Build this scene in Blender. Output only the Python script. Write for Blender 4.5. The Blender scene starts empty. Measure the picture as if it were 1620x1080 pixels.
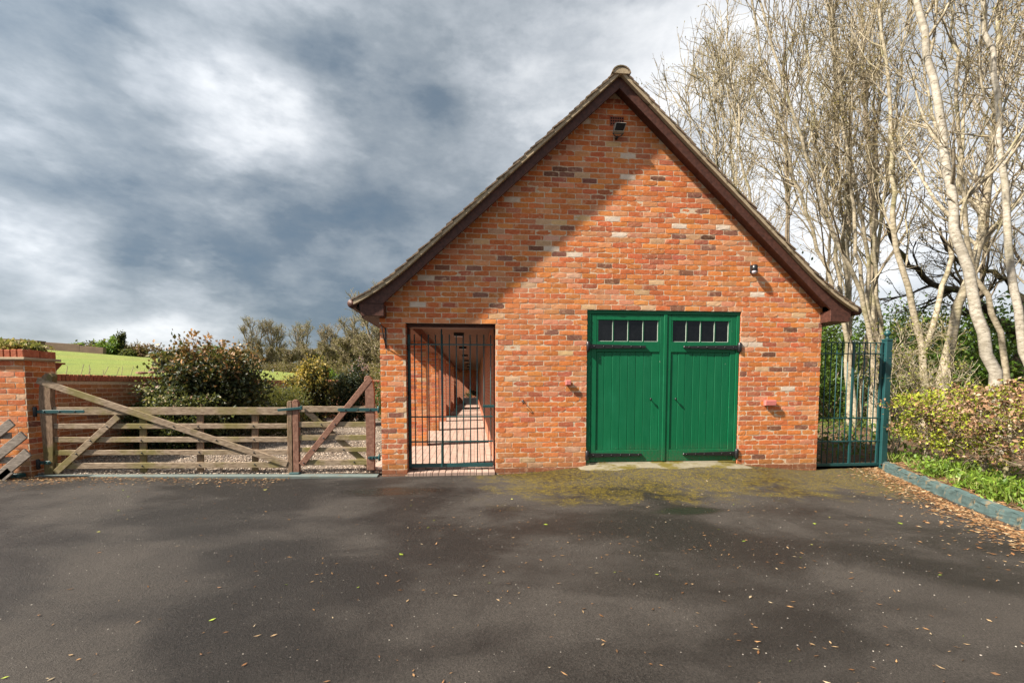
import bpy, bmesh, math, random
import numpy as np
from mathutils import Vector, Matrix
S = bpy.context.scene
C = bpy.context.collection
R = math.radians
rng = np.random.default_rng(11)
random.seed(5)

# ------------------------------------------------------------------ camera, world, sun, exposure
cd = bpy.data.cameras.new('camera'); cam = bpy.data.objects.new('camera', cd); C.objects.link(cam)
cam.location = (0, -6.6, 1.27); cam.rotation_euler = (R(90 - 3.4), 0, R(-4.8))
cd.sensor_width = 36; cd.lens = 715 / 1620 * 36; cd.shift_y = 0.0694; cd.clip_start = .05; cd.clip_end = 3000
S.camera = cam
SUN_DIR = Vector((3.1, 1.0, -3.15)).normalized()
EXPOSURE = 1.3
SKY_GAIN = 0.50
S.view_settings.view_transform = 'Standard'; S.view_settings.look = 'None'
S.view_settings.exposure = EXPOSURE; S.view_settings.gamma = 1.0; S.view_settings.use_curve_mapping = False
S.render.engine = 'CYCLES'

sl = bpy.data.lights.new('sun', 'SUN'); sl.energy = 5.0; sl.angle = R(1.7); sl.color = (1.0, .92, .80)
so = bpy.data.objects.new('sun', sl); C.objects.link(so)
so.rotation_euler = SUN_DIR.to_track_quat('-Z', 'Y').to_euler(); so.location = (-30, -10, 30)


class NT:
    """small helper around a node tree"""
    def __init__(s, tree): s.t = tree; s.n = tree.nodes; s.l = tree.links
    def add(s, typ, **kw):
        n = s.n.new(typ)
        for k, v in kw.items():
            if k in n.bl_rna.properties: setattr(n, k, v)
            else: n.inputs[k].default_value = v
        return n
    def link(s, a, b): s.l.new(a, b)
    def put(s, sock, v):
        if isinstance(v, bpy.types.NodeSocket): s.l.new(v, sock)
        else: sock.default_value = v
    def math(s, op, a, b=0.0, c=0.0, clamp=False):
        n = s.n.new('ShaderNodeMath'); n.operation = op; n.use_clamp = clamp
        s.put(n.inputs[0], a); s.put(n.inputs[1], b); s.put(n.inputs[2], c); return n.outputs[0]
    def vmath(s, op, a, b=(0, 0, 0)):
        n = s.n.new('ShaderNodeVectorMath'); n.operation = op
        s.put(n.inputs[0], a)
        if op == 'SCALE': s.put(n.inputs['Scale'], b)
        else: s.put(n.inputs[1], b)
        return n.outputs['Value'] if op in ('DOT_PRODUCT', 'LENGTH', 'DISTANCE') else n.outputs[0]
    def noise(s, vec, scale, detail=4, rough=.55, dist=0.0):
        n = s.n.new('ShaderNodeTexNoise'); s.put(n.inputs['Vector'], vec)
        n.inputs['Scale'].default_value = scale; n.inputs['Detail'].default_value = detail
        n.inputs['Roughness'].default_value = rough; n.inputs['Distortion'].default_value = dist
        return n
    def ramp(s, fac, stops, interp='LINEAR'):
        n = s.n.new('ShaderNodeValToRGB'); s.put(n.inputs[0], fac); e = n.color_ramp.elements
        n.color_ramp.interpolation = interp
        while len(e) < len(stops): e.new(.5)
        for el, (p, c) in zip(e, stops):
            el.position = p; el.color = (c[0], c[1], c[2], 1) if not isinstance(c, (int, float)) else (c, c, c, 1)
        return n.outputs[0]
    def mix(s, fac, a, b, mode='MIX'):
        n = s.n.new('ShaderNodeMix'); n.data_type = 'RGBA'; n.blend_type = mode
        s.put(n.inputs[0], fac)
        for sk, v in ((n.inputs[6], a), (n.inputs[7], b)):
            if isinstance(v, tuple): v = (*v[:3], 1)
            s.put(sk, v)
        return n.outputs[2]
    def rng(s, v, a, b, c=0.0, d=1.0, smooth=True):
        n = s.n.new('ShaderNodeMapRange'); n.interpolation_type = 'SMOOTHSTEP' if smooth else 'LINEAR'
        s.put(n.inputs[0], v)
        for i, x in enumerate((a, b, c, d)): n.inputs[i + 1].default_value = x
        return n.outputs[0]


W = bpy.data.worlds.new('World'); S.world = W; W.use_nodes = True
w = NT(W.node_tree); w.n.clear()
out = w.add('ShaderNodeOutputWorld'); bg = w.add('ShaderNodeBackground'); bg.inputs[1].default_value = 0.1
sky = w.add('ShaderNodeTexSky'); sky.sky_type = 'NISHITA'; sky.sun_disc = False
sky.sun_elevation = math.asin(-SUN_DIR.z); sky.sun_rotation = math.atan2(-SUN_DIR.x, -SUN_DIR.y)
tc = w.add('ShaderNodeTexCoord'); dirv = tc.outputs['Generated']
sep = w.add('ShaderNodeSeparateXYZ'); w.link(dirv, sep.inputs[0])
q3 = w.vmath('MULTIPLY', dirv, (1.0, 1.0, 2.1))
n0 = w.noise(q3, 3.4, 5, .6, 0)
warp = w.vmath('SCALE', w.vmath('SUBTRACT', n0.outputs['Color'], (.5, .5, .5)), 0.27)
dw = w.vmath('NORMALIZE', w.vmath('ADD', dirv, warp))
# cloud banks seen in the view: direction, angular radius (deg), brighter / darker
BANKS = [((-.557, .694, .457), 15, -.20), ((-.404, .763, .505), 7, .24), ((-.375, .815, .442), 8, .28), ((-.335, .861, .383), 7, .24),
         ((-.407, .889, .21), 9, -.22), ((-.281, .924, .258), 9, -.22), ((-.179, .909, .375), 11, -.13), ((-.527, .82, .222), 8, -.10),
         ((-.659, .72, .217), 6, .18), ((-.629, .761, .155), 6, .22), ((-.574, .809, .126), 6, .28), ((-.519, .848, .111), 6, .26),
         ((-.68, .726, .101), 7, .14), ((-.44, .89, .085), 7, .22), ((-.655, .747, .12), 4, -.32), ((-.56, .82, .16), 3, -.2), ((.313, .777, .546), 16, .16),
         ((.507, .788, .349), 20, .34), ((.721, .646, .25), 16, .22), ((.057, .805, .591), 14, .04), ((-.15, .98, .18), 7, -.12), ((-.576, .761, .299), 7, .06)]
acc = None
for d, rad, wt in BANKS:
    dn = Vector(d).normalized()
    dot = w.vmath('DOT_PRODUCT', dw, tuple(dn))
    g = w.rng(dot, math.cos(R(rad * 1.5)), 1.0, 0.0, wt * .74)
    acc = g if acc is None else w.math('ADD', acc, g)
n1 = w.noise(w.vmath('ADD', q3, (3.7, 1.2, 0)), 1.7, 6, .56, 0)
n2 = w.noise(w.vmath('ADD', q3, (9.1, 5.2, 2)), 6.5, 7, .64, 0)
n3 = w.noise(w.vmath('ADD', q3, (1.3, 7.7, 4)), 3.0, 5, .5, 0)
v = w.math('ADD', acc, .495)
v = w.math('ADD', v, w.math('MULTIPLY', w.math('SUBTRACT', n1.outputs['Fac'], .5), .75))
v = w.math('ADD', v, w.math('MULTIPLY', w.math('SUBTRACT', n2.outputs['Fac'], .5), .56))
n4 = w.noise(w.vmath('ADD', q3, (6.1, 2.4, 8)), 2.3, 7, .58, 0)
v = w.math('ADD', v, w.rng(n4.outputs['Fac'], .46, .555, -.06, .06))
bil = w.math('ABSOLUTE', w.math('SUBTRACT', n3.outputs['Fac'], .5))
v = w.math('ADD', v, w.math('MULTIPLY', w.math('SUBTRACT', bil, .09), .85))
ccol = w.ramp(v, [(0.0, (.085, .135, .19)), (.22, (.145, .185, .225)), (.42, (.265, .30, .33)), (.62, (.44, .47, .50)), (.80, (.66, .68, .70)), (1.0, (.88, .885, .89))])
sunp = w.math('POWER', w.math('MAXIMUM', w.vmath('DOT_PRODUCT', dirv, tuple(-SUN_DIR)), 0.0), 2.5)
gain = w.math('MULTIPLY_ADD', sunp, 1.6, 1.0)
ccol = w.vmath('SCALE', ccol, w.math('MULTIPLY', gain, 10.0 * SKY_GAIN))
fin = w.mix(.93, sky.outputs[0], ccol)
w.link(fin, bg.inputs[0]); w.link(bg.outputs[0], out.inputs[0])

# ------------------------------------------------------------------ materials
MATS = {}
def mat(name):
    m = bpy.data.materials.new(name); m.use_nodes = True
    t = NT(m.node_tree); b = t.n['Principled BSDF']; MATS[name] = m
    g = t.add('ShaderNodeNewGeometry')
    return m, t, b, g.outputs['Position']
def bump(t, b, h, strength=.3, dist=.01):
    n = t.add('ShaderNodeBump'); n.inputs['Strength'].default_value = strength; n.inputs['Distance'].default_value = dist
    t.put(n.inputs['Height'], h); t.link(n.outputs[0], b.inputs['Normal'])
def attr(t, name='Col'):
    n = t.add('ShaderNodeAttribute'); n.attribute_name = name; return n.outputs['Color']

def plain(name, col, rough=.6, var=.25, scale=6, metal=0.0, bmp=.15, bscale=60, spec=.4, dirt=None, dscale=3, dlo=.55, dhi=.7):
    m, t, b, P = mat(name)
    n = t.noise(P, scale, 6, .6)
    c = t.mix(n.outputs['Fac'], tuple(x * (1 - var) for x in col), tuple(min(1, x * (1 + var)) for x in col))
    if dirt:
        d = t.noise(P, dscale, 7, .65)
        c = t.mix(t.rng(d.outputs['Fac'], dlo, dhi), c, dirt)
    t.link(c, b.inputs['Base Color']); b.inputs['Roughness'].default_value = rough; b.inputs['Metallic'].default_value = metal
    b.inputs['Specular IOR Level'].default_value = spec
    if bmp: bump(t, b, t.noise(P, bscale, 5, .6).outputs['Fac'], bmp, .004)
    return m

# reclaimed brick: colour of each brick in its Col attribute, smears and pits from noise
m, t, b, P = mat('brick')
col = attr(t)
nA = t.noise(P, 34, 6, .65); nB = t.noise(P, 11, 5, .6, .4); nC = t.noise(P, 70, 4, .6); nD = t.noise(P, 1.1, 4, .5)
c = t.mix(t.rng(nA.outputs['Fac'], .3, .75), t.mix(.22, col, (.22, .05, .025)), t.mix(.18, col, (.88, .45, .22)))
c = t.mix(t.rng(nB.outputs['Fac'], .54, .72, 0, .62), c, (.66, .42, .27))
c = t.mix(t.rng(nC.outputs['Fac'], .66, .78, 0, .55), c, (.10, .045, .03))
c = t.mix(t.rng(nD.outputs['Fac'], .5, .75, 0, .22), c, (.55, .36, .22))
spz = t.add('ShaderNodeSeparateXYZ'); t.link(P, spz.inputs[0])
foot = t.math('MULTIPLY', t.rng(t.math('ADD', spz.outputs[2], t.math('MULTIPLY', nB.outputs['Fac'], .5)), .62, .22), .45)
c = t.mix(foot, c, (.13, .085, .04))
t.link(c, b.inputs['Base Color']); b.inputs['Roughness'].default_value = .86; b.inputs['Specular IOR Level'].default_value = .2
bump(t, b, t.math('ADD', nA.outputs['Fac'], t.math('MULTIPLY', nC.outputs['Fac'], .6)), .30, .004)

m, t, b, P = mat('mortar')
n = t.noise(P, 40, 6, .65); n2_ = t.noise(P, 1.7, 4, .5)
c = t.ramp(n.outputs['Fac'], [(.25, (.42, .29, .18)), (.55, (.62, .47, .33)), (.8, (.76, .63, .48))])
c = t.mix(t.rng(n2_.outputs['Fac'], .5, .72, 0, .35), c, (.36, .26, .17))
t.link(c, b.inputs['Base Color']); b.inputs['Roughness'].default_value = .95
bump(t, b, n.outputs['Fac'], .3, .004)

def brick_tex(name, axis, offs=(0, 0), dark=1.0):
    """brickwork too far away or too slanted to model brick by brick"""
    m, t, b, P = mat(name)
    s = t.add('ShaderNodeSeparateXYZ'); t.link(P, s.inputs[0]); cb = t.add('ShaderNodeCombineXYZ')
    t.link(t.math('ADD', s.outputs[0 if axis == 'x' else 1], offs[0]), cb.inputs[0]); t.link(t.math('ADD', s.outputs[2], .015 + offs[1]), cb.inputs[1])
    bt = t.add('ShaderNodeTexBrick'); t.link(cb.outputs[0], bt.inputs['Vector'])
    bt.inputs['Scale'].default_value = 1; bt.inputs['Brick Width'].default_value = .225; bt.inputs['Row Height'].default_value = .075
    bt.inputs['Mortar Size'].default_value = .005; bt.inputs['Mortar Smooth'].default_value = .2; bt.inputs['Bias'].default_value = 0
    bt.inputs['Color1'].default_value = (.46 * dark, .13 * dark, .05 * dark, 1); bt.inputs['Color2'].default_value = (.30 * dark, .085 * dark, .05 * dark, 1)
    bt.inputs['Mortar'].default_value = (.42 * dark, .31 * dark, .21 * dark, 1)
    nz = t.noise(P, 13, 6, .6)
    c = t.mix(t.rng(nz.outputs['Fac'], .5, .75, 0, .5), bt.outputs['Color'], (.52 * dark, .33 * dark, .2 * dark))
    t.link(c, b.inputs['Base Color']); b.inputs['Roughness'].default_value = .9
    bump(t, b, t.math('SUBTRACT', t.math('MULTIPLY', nz.outputs['Fac'], .4), bt.outputs['Fac']), .5, .008)
    return m
brick_tex('brick_x', 'x'); brick_tex('brick_y', 'y')

def wood(name, c1, c2, green=None, axis_scale=(3, 3, 3), rough=.75):
    m, t, b, P = mat(name)
    mp = t.vmath('MULTIPLY', P, axis_scale)
    n = t.noise(mp, 12, 7, .65, .5); n_2 = t.noise(P, 3.2, 5, .6)
    c = t.mix(t.rng(n.outputs['Fac'], .3, .72), c1, c2)
    c = t.mix(t.rng(n_2.outputs['Fac'], .55, .8, 0, .5), c, tuple(x * .45 for x in c1))
    if green:
        n_3 = t.noise(P, 1.6, 5, .65)
        c = t.mix(t.rng(n_3.outputs['Fac'], .47, .66, 0, .75), c, green)
    t.link(c, b.inputs['Base Color']); b.inputs['Roughness'].default_value = rough; b.inputs['Specular IOR Level'].default_value = .25
    bump(t, b, n.outputs['Fac'], .4, .004)
wood('gate_wood', (.15, .10, .064), (.42, .32, .225), (.17, .145, .035), (1, 3, 6))
wood('gate_wood_vertical', (.12, .072, .043), (.30, .20, .13), (.13, .12, .03), (6, 3, 1))
wood('brown_wood', (.16, .075, .05), (.30, .16, .11), None, (2, 3, 2))
wood('grey_wood', (.13, .105, .085), (.36, .30, .25), None, (1, 1, 6))
wood('barge_paint', (.050, .021, .015), (.105, .043, .030), None, (2, 2, 2), .5)
plain('teal_paint', (.012, .060, .062), .45, .35, 5, 0, .12, 90, .5, (.10, .065, .035), 9, .66, .78)
plain('teal_iron', (.012, .060, .062), .4, .35, 9, 0, .1, 90, .5, (.07, .05, .03), 12, .64, .75)
plain('kerb_paint', (.070, .108, .106), .8, .6, 11, 0, .7, 60, .2, (.20, .155, .095), 6.5, .53, .64)
m, t, b, P = mat('door_green')
oi = t.add('ShaderNodeObjectInfo'); ns = t.noise(t.vmath('MULTIPLY', P, (9, 9, .8)), 4, 6, .6); nb = t.noise(P, 1.6, 5, .6); nc = t.noise(P, 42, 4, .6)
c = t.mix(ns.outputs['Fac'], (.0022, .098, .037), (.004, .150, .058))
c = t.mix(t.math('MULTIPLY', oi.outputs['Random'], .40), c, (.003, .085, .036))
c = t.mix(t.rng(nb.outputs['Fac'], .52, .74, 0, .42), c, (.012, .165, .075))
spz = t.add('ShaderNodeSeparateXYZ'); t.link(P, spz.inputs[0])
spl = t.math('MULTIPLY', t.rng(t.math('ADD', spz.outputs[2], t.math('MULTIPLY', nb.outputs['Fac'], .35)), .62, .25), t.rng(nc.outputs['Fac'], .40, .68, .12, .75))
c = t.mix(spl, c, (.075, .07, .038))
c = t.mix(t.rng(t.noise(P, 26, 3, .5).outputs['Fac'], .735, .75, 0, .8), c, (.16, .20, .15))
t.link(c, b.inputs['Base Color']); t.link(t.rng(ns.outputs['Fac'], .3, .7, .34, .55), b.inputs['Roughness']); b.inputs['Specular IOR Level'].default_value = .3
bump(t, b, ns.outputs['Fac'], .12, .004)
plain('black_iron', (.012, .011, .012), .34, .3, 20, .0, .3, 70, .6)
plain('glazing_bead', (.30, .36, .30), .6, .4, 20)
plain('pink_box', (.52, .16, .14), .6, .2, 25)
plain('grey_metal', (.30, .285, .25), .45, .2, 20, .3)
plain('white_plastic', (.36, .33, .36), .4, .1)
plain('plaster', (.15, .092, .062), .85, .15, 3)
plain('concrete', (.20, .175, .125), .9, .4, 7, 0, .6, 50, .2, (.115, .092, .02), 3.0, .44, .58)
plain('threshold', (.12, .145, .135), .85, .3, 8, 0, .4, 70, .3, (.13, .10, .06), 5, .55, .7)
plain('terracotta', (.26, .075, .04), .8, .2, 9)
plain('dark_inside', (.006, .006, .006), .9, .1)
plain('verge_mortar', (.38, .30, .20), .95, .3, 14, 0, .6, 60, .2, (.12, .09, .05), 6, .55, .7)
plain('dark_metal', (.02, .02, .022), .5, .2)
plain('soil', (.085, .055, .035), .95, .5, 9, 0, .8, 30, .2, (.16, .10, .055), 5, .5, .66)
plain('stone_wall', (.16, .105, .075), .9, .4, 2)

m, t, b, P = mat('glass')
n = t.noise(P, 14, 6, .7, 1.5)
t.link(t.ramp(n.outputs['Fac'], [(.35, (.0015, .0015, .002)), (.7, (.007, .007, .008))]), b.inputs['Base Color'])
b.inputs['Roughness'].default_value = .03; b.inputs['Specular IOR Level'].default_value = .5
bump(t, b, t.noise(P, 7, 2).outputs['Fac'], .03, .01)

m, t, b, P = mat('roof_tile')
c0 = attr(t); n = t.noise(P, 22, 6, .65); nm = t.noise(P, 3.1, 5, .6)
c = t.mix(t.rng(n.outputs['Fac'], .3, .7), t.mix(.5, c0, (.03, .02, .015)), t.mix(.3, c0, (.36, .27, .17)))
c = t.mix(t.rng(nm.outputs['Fac'], .52, .68, 0, .7), c, (.085, .075, .022))
t.link(c, b.inputs['Base Color']); b.inputs['Roughness'].default_value = .9
bump(t, b, n.outputs['Fac'], .6, .008)

m, t, b, P = mat('paving')
s = t.add('ShaderNodeSeparateXYZ'); t.link(P, s.inputs[0]); cb = t.add('ShaderNodeCombineXYZ'); t.link(s.outputs[1], cb.inputs[0]); t.link(s.outputs[0], cb.inputs[1])
bt = t.add('ShaderNodeTexBrick'); t.link(cb.outputs[0], bt.inputs['Vector'])
for k, v_ in (('Scale', 1), ('Brick Width', .21), ('Row Height', .105), ('Mortar Size', .004), ('Mortar Smooth', .2)): bt.inputs[k].default_value = v_
bt.inputs['Color1'].default_value = (.40, .28, .225, 1); bt.inputs['Color2'].default_value = (.32, .21, .165, 1); bt.inputs['Mortar'].default_value = (.13, .085, .06, 1)
nz = t.noise(P, 9, 6, .6)
t.link(t.mix(t.rng(nz.outputs['Fac'], .45, .75, 0, .5), bt.outputs['Color'], (.42, .30, .24)), b.inputs['Base Color']); b.inputs['Roughness'].default_value = .85
bump(t, b, t.math('SUBTRACT', t.math('MULTIPLY', nz.outputs['Fac'], .3), bt.outputs['Fac']), .5, .006)

# tarmac: worn binder with pale chippings, damp stains mixed with soft ground shade painted into the colour, moss by the building, two damp hollows
m, t, b, P = mat('tarmac')
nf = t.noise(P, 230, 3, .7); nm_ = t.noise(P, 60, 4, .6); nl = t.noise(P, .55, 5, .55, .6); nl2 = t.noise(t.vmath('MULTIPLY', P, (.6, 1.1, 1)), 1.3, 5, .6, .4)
vor = t.add('ShaderNodeTexVoronoi'); t.link(P, vor.inputs['Vector']); vor.inputs['Scale'].default_value = 110
ng = t.noise(P, 95, 4, .75); grain = t.math('ADD', t.math('MULTIPLY', nf.outputs['Fac'], .5), t.math('MULTIPLY', ng.outputs['Fac'], .5))
base = t.mix(t.rng(grain, .40, .62), (.0055, .0046, .0041), (.072, .061, .053))
stain_shade = t.rng(t.math('ADD', t.math('MULTIPLY', nl.outputs['Fac'], .62), t.math('MULTIPLY', nl2.outputs['Fac'], .38)), .42, .60)
base = t.mix(stain_shade, t.mix(.56, base, (.0075, .0062, .0056)), t.mix(.30, base, (.118, .102, .088)))
chip = t.rng(vor.outputs['Distance'], .12, .20, 1, 0)
nchip = t.noise(P, 37, 2)
base = t.mix(t.math('MULTIPLY', chip, t.rng(nchip.outputs['Fac'], .42, .66, 0, .6)), base, (.20, .175, .15))
sp = t.add('ShaderNodeSeparateXYZ'); t.link(P, sp.inputs[0])
mz = t.math('MULTIPLY', t.rng(sp.outputs[1], -2.3, -.25), t.math('MULTIPLY', t.rng(sp.outputs[0], -.4, 1.2), t.rng(sp.outputs[0], 8.5, 6.6)))
nmoss = t.noise(P, 2.3, 8, .68, .3)
mm = t.math('ADD', t.math('MULTIPLY', mz, .30), nmoss.outputs['Fac'])
moss = t.math('MULTIPLY', t.rng(mm, .52, .68), t.rng(mz, .02, .2))
nmo = t.noise(P, 17, 6, .7); moss = t.math('MULTIPLY', moss, t.math('MULTIPLY', t.rng(nm_.outputs['Fac'], .40, .60, .08, 1.0), t.rng(nmo.outputs['Fac'], .38, .58, .12, 1.0)))
base = t.mix(moss, base, (.165, .122, .013))
pud = None
for cx_, cy_, rx, ry in ((-1.03, -.95, .62, .26), (2.2, -2.12, .42, .17)):
    dd = t.vmath('LENGTH', t.vmath('MULTIPLY', t.vmath('SUBTRACT', P, (cx_, cy_, -.03)), (1 / rx, 1 / ry, 0)))
    dd = t.math('ADD', dd, t.math('MULTIPLY', t.math('SUBTRACT', nl2.outputs['Fac'], .5), 1.2))
    pp = t.rng(dd, .45, 1.15, 1, 0); pud = pp if pud is None else t.math('MAXIMUM', pud, pp)
base = t.mix(t.math('MULTIPLY', pud, .72), base, (.010, .010, .008))
t.link(base, b.inputs['Base Color'])
ro = t.math('SUBTRACT', t.rng(stain_shade, 0, 1, .50, .80), t.math('MULTIPLY', pud, .38)); t.link(ro, b.inputs['Roughness'])
b.inputs['Specular IOR Level'].default_value = .22
bn = t.add('ShaderNodeBump'); bn.inputs['Distance'].default_value = .009
t.link(t.math('MULTIPLY_ADD', pud, -.7, 1.0), bn.inputs['Strength'])
t.link(t.math('ADD', nf.outputs['Fac'], t.math('MULTIPLY', nm_.outputs['Fac'], .8)), bn.inputs['Height']); t.link(bn.outputs[0], b.inputs['Normal'])

m, t, b, P = mat('gravel')
vo = t.add('ShaderNodeTexVoronoi'); t.link(P, vo.inputs['Vector']); vo.inputs['Scale'].default_value = 48
hs = t.add('ShaderNodeSeparateColor'); t.link(vo.outputs['Color'], hs.inputs[0])
c = t.ramp(hs.outputs[0], [(0, (.10, .075, .055)), (.45, (.27, .20, .145)), (.8, (.42, .33, .25)), (1, (.55, .47, .39))])
c = t.mix(t.rng(vo.outputs['Distance'], .25, .6, 0, .8), c, (.05, .037, .028))
nl = t.noise(P, .8, 4); c = t.mix(t.rng(nl.outputs['Fac'], .5, .7, 0, .35), c, (.10, .07, .045))
t.link(c, b.inputs['Base Color']); b.inputs['Roughness'].default_value = .9
bump(t, b, t.math('MULTIPLY', vo.outputs['Distance'], -1), .9, .02)

m, t, b, P = mat('field_grass')
n = t.noise(P, 1.2, 8, .7); nn = t.noise(t.vmath('MULTIPLY', P, (1, .35, 1)), .11, 5, .6)
c = t.mix(t.rng(n.outputs['Fac'], .3, .7), (.135, .185, .016), (.22, .265, .028))
c = t.mix(t.rng(nn.outputs['Fac'], .45, .65, 0, .5), c, (.23, .22, .035))
ng = t.noise(P, .33, 6, .7); c = t.mix(t.rng(ng.outputs['Fac'], .5, .7, 0, .55), c, (.085, .115, .014))
wv = t.add('ShaderNodeTexWave'); t.link(t.vmath('MULTIPLY', P, (.5, .25, 0)), wv.inputs['Vector']); wv.inputs['Scale'].default_value = .5; wv.inputs['Distortion'].default_value = 3
c = t.mix(t.math('MULTIPLY', wv.outputs['Fac'], .22), c, (.10, .125, .02))
t.link(c, b.inputs['Base Color']); b.inputs['Roughness'].default_value = .9
bump(t, b, t.noise(P, 9, 6, .7).outputs['Fac'], 1.0, .12)

def leafmat(name, trans=.35, rough=.5, spec=.35):
    m, t, b, P = mat(name)
    col = attr(t); n = t.noise(P, 30, 3)
    c = t.mix(t.rng(n.outputs['Fac'], .3, .7, 0, .3), col, t.mix(.5, col, (.02, .02, .01)))
    t.link(c, b.inputs['Base Color']); b.inputs['Roughness'].default_value = rough; b.inputs['Specular IOR Level'].default_value = spec
    tr = t.add('ShaderNodeBsdfTranslucent'); t.link(t.mix(.25, col, (.5, .5, .1), 'MIX'), tr.inputs['Color'])
    ms = t.add('ShaderNodeMixShader'); ms.inputs[0].default_value = trans
    t.link(b.outputs[0], ms.inputs[1]); t.link(tr.outputs[0], ms.inputs[2]); t.link(ms.outputs[0], t.n['Material Output'].inputs['Surface'])
leafmat('leaf'); leafmat('dry_leaf', .2, .7, .2); leafmat('glossy_leaf', .15, .48, .3)
m, t, b, P = mat('stone_chips'); t.link(attr(t), b.inputs['Base Color']); b.inputs['Roughness'].default_value = .85

def bark(name, c1, c2, dark, sc=9, green=(.16, .16, .05), gf=.45):
    m, t, b, P = mat(name)
    n = t.noise(t.vmath('MULTIPLY', P, (1, 1, 2.2)), sc, 7, .65); n_2 = t.noise(t.vmath('MULTIPLY', P, (1, 1, 3.5)), sc * 2.2, 5, .6); n_3 = t.noise(P, 1.3, 4, .6)
    c = t.mix(t.rng(n.outputs['Fac'], .3, .68), c1, c2)
    c = t.mix(t.rng(n_3.outputs['Fac'], .5, .7, 0, gf), c, green)
    c = t.mix(t.rng(n_2.outputs['Fac'], .57, .68, 0, .8), c, dark)
    t.link(c, b.inputs['Base Color']); b.inputs['Roughness'].default_value = .85; b.inputs['Specular IOR Level'].default_value = .2
    bump(t, b, n_2.outputs['Fac'], .5, .01)
bark('pale_bark', (.17, .14, .09), (.46, .395, .29), (.07, .055, .04))
bark('birch_bark', (.28, .245, .19), (.54, .49, .41), (.06, .048, .038), 9, (.24, .22, .12), .3)
bark('brown_bark', (.13, .10, .07), (.29, .235, .17), (.04, .03, .022))
bark('dark_bark', (.028, .022, .016), (.075, .06, .042), (.015, .012, .01))
bark('twig_bark', (.15, .115, .065), (.30, .24, .14), (.06, .045, .03), 5, (.20, .17, .05), .5)
bark('far_twig', (.19, .155, .10), (.33, .28, .175), (.10, .08, .05), 2, (.20, .20, .06), .5)

# ------------------------------------------------------------------ builders
def tag(o, label=None, cat=None, group=None, kind=None):
    if label: o['label'] = label
    if cat: o['category'] = cat
    if group: o['group'] = group
    if kind: o['kind'] = kind
    return o
def thing(name, loc, label, cat, group=None):
    o = bpy.data.objects.new(name, None); C.objects.link(o); o.location = loc; o.empty_display_size = .2
    ORIG[o.name] = Vector(loc)
    return tag(o, label, cat, group)
ORIG = {}
LOOSE = {'foliage', 'bud', 'twig', 'branch', 'shoots', 'dead_leaf', 'stem'}
def put(name, me, material, parent=None):
    """link a mesh given in world coordinates as one object under its parent"""
    o = bpy.data.objects.new(name, me); C.objects.link(o)
    if material and not me.materials: me.materials.append(MATS[material])
    if name in LOOSE: o['kind'] = 'stuff'
    if parent is not None:
        o.parent = parent; p = parent; off = Vector((0, 0, 0))
        while p is not None: off += p.location; p = p.parent
        o.location = -off
    return o
def arrays(name, V, F, col=None, smooth=False):
    V = np.asarray(V, np.float32); F = np.asarray(F, np.int32); k = F.shape[1]
    me = bpy.data.meshes.new(name); me.vertices.add(len(V)); me.vertices.foreach_set('co', V.ravel())
    me.loops.add(F.size); me.loops.foreach_set('vertex_index', F.ravel())
    me.polygons.add(len(F)); me.polygons.foreach_set('loop_start', np.arange(0, F.size, k, dtype=np.int32))
    me.polygons.foreach_set('loop_total', np.full(len(F), k, np.int32))
    me.polygons.foreach_set('use_smooth', np.full(len(F), bool(smooth)))
    if col is not None:
        col = np.asarray(col, np.float32); a = me.color_attributes.new('Col', 'FLOAT_COLOR', 'POINT')
        a.data.foreach_set('color', np.c_[col, np.ones(len(col), np.float32)].ravel())
    me.update(calc_edges=True); me.validate(); return me
BOXF = [(0, 3, 2, 1), (4, 5, 6, 7), (0, 1, 5, 4), (1, 2, 6, 5), (2, 3, 7, 6), (3, 0, 4, 7)]
def bmesh_me(name, bm, smooth=False):
    me = bpy.data.meshes.new(name); bmesh.ops.recalc_face_normals(bm, faces=bm.faces)
    if smooth:
        for f in bm.faces: f.smooth = True
    bm.to_mesh(me); bm.free(); return me
def hexa(name, pts, material, parent=None, bev=.004):
    """box from eight corner points (bottom ring, top ring), edges eased"""
    bm = bmesh.new(); vs = [bm.verts.new(p) for p in pts]
    for f in BOXF: bm.faces.new([vs[i] for i in f])
    if bev: bmesh.ops.bevel(bm, geom=bm.edges[:], offset=bev, segments=1, affect='EDGES', clamp_overlap=True)
    return put(name, bmesh_me(name, bm), material, parent)
def box(name, x0, x1, y0, y1, z0, z1, material, parent=None, bev=.004):
    return hexa(name, [(x0, y0, z0), (x1, y0, z0), (x1, y1, z0), (x0, y1, z0), (x0, y0, z1), (x1, y0, z1), (x1, y1, z1), (x0, y1, z1)], material, parent, bev)
def beam(name, p0, p1, wd, dp, material, parent=None, bev=.005, side=None):
    """bar from p0 to p1 (centre line): wd across, dp deep"""
    p0, p1 = Vector(p0), Vector(p1); d = (p1 - p0).normalized()
    dv = Vector(side) if side else Vector((0, 1, 0))
    if abs(d.dot(dv)) > .95: dv = Vector((1, 0, 0))
    a = d.cross(dv).normalized(); q = a.cross(d).normalized(); a *= wd / 2; q *= dp / 2
    return hexa(name, [p0 - a - q, p0 + a - q, p0 + a + q, p0 - a + q, p1 - a - q, p1 + a - q, p1 + a + q, p1 - a + q], material, parent, bev)
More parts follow.
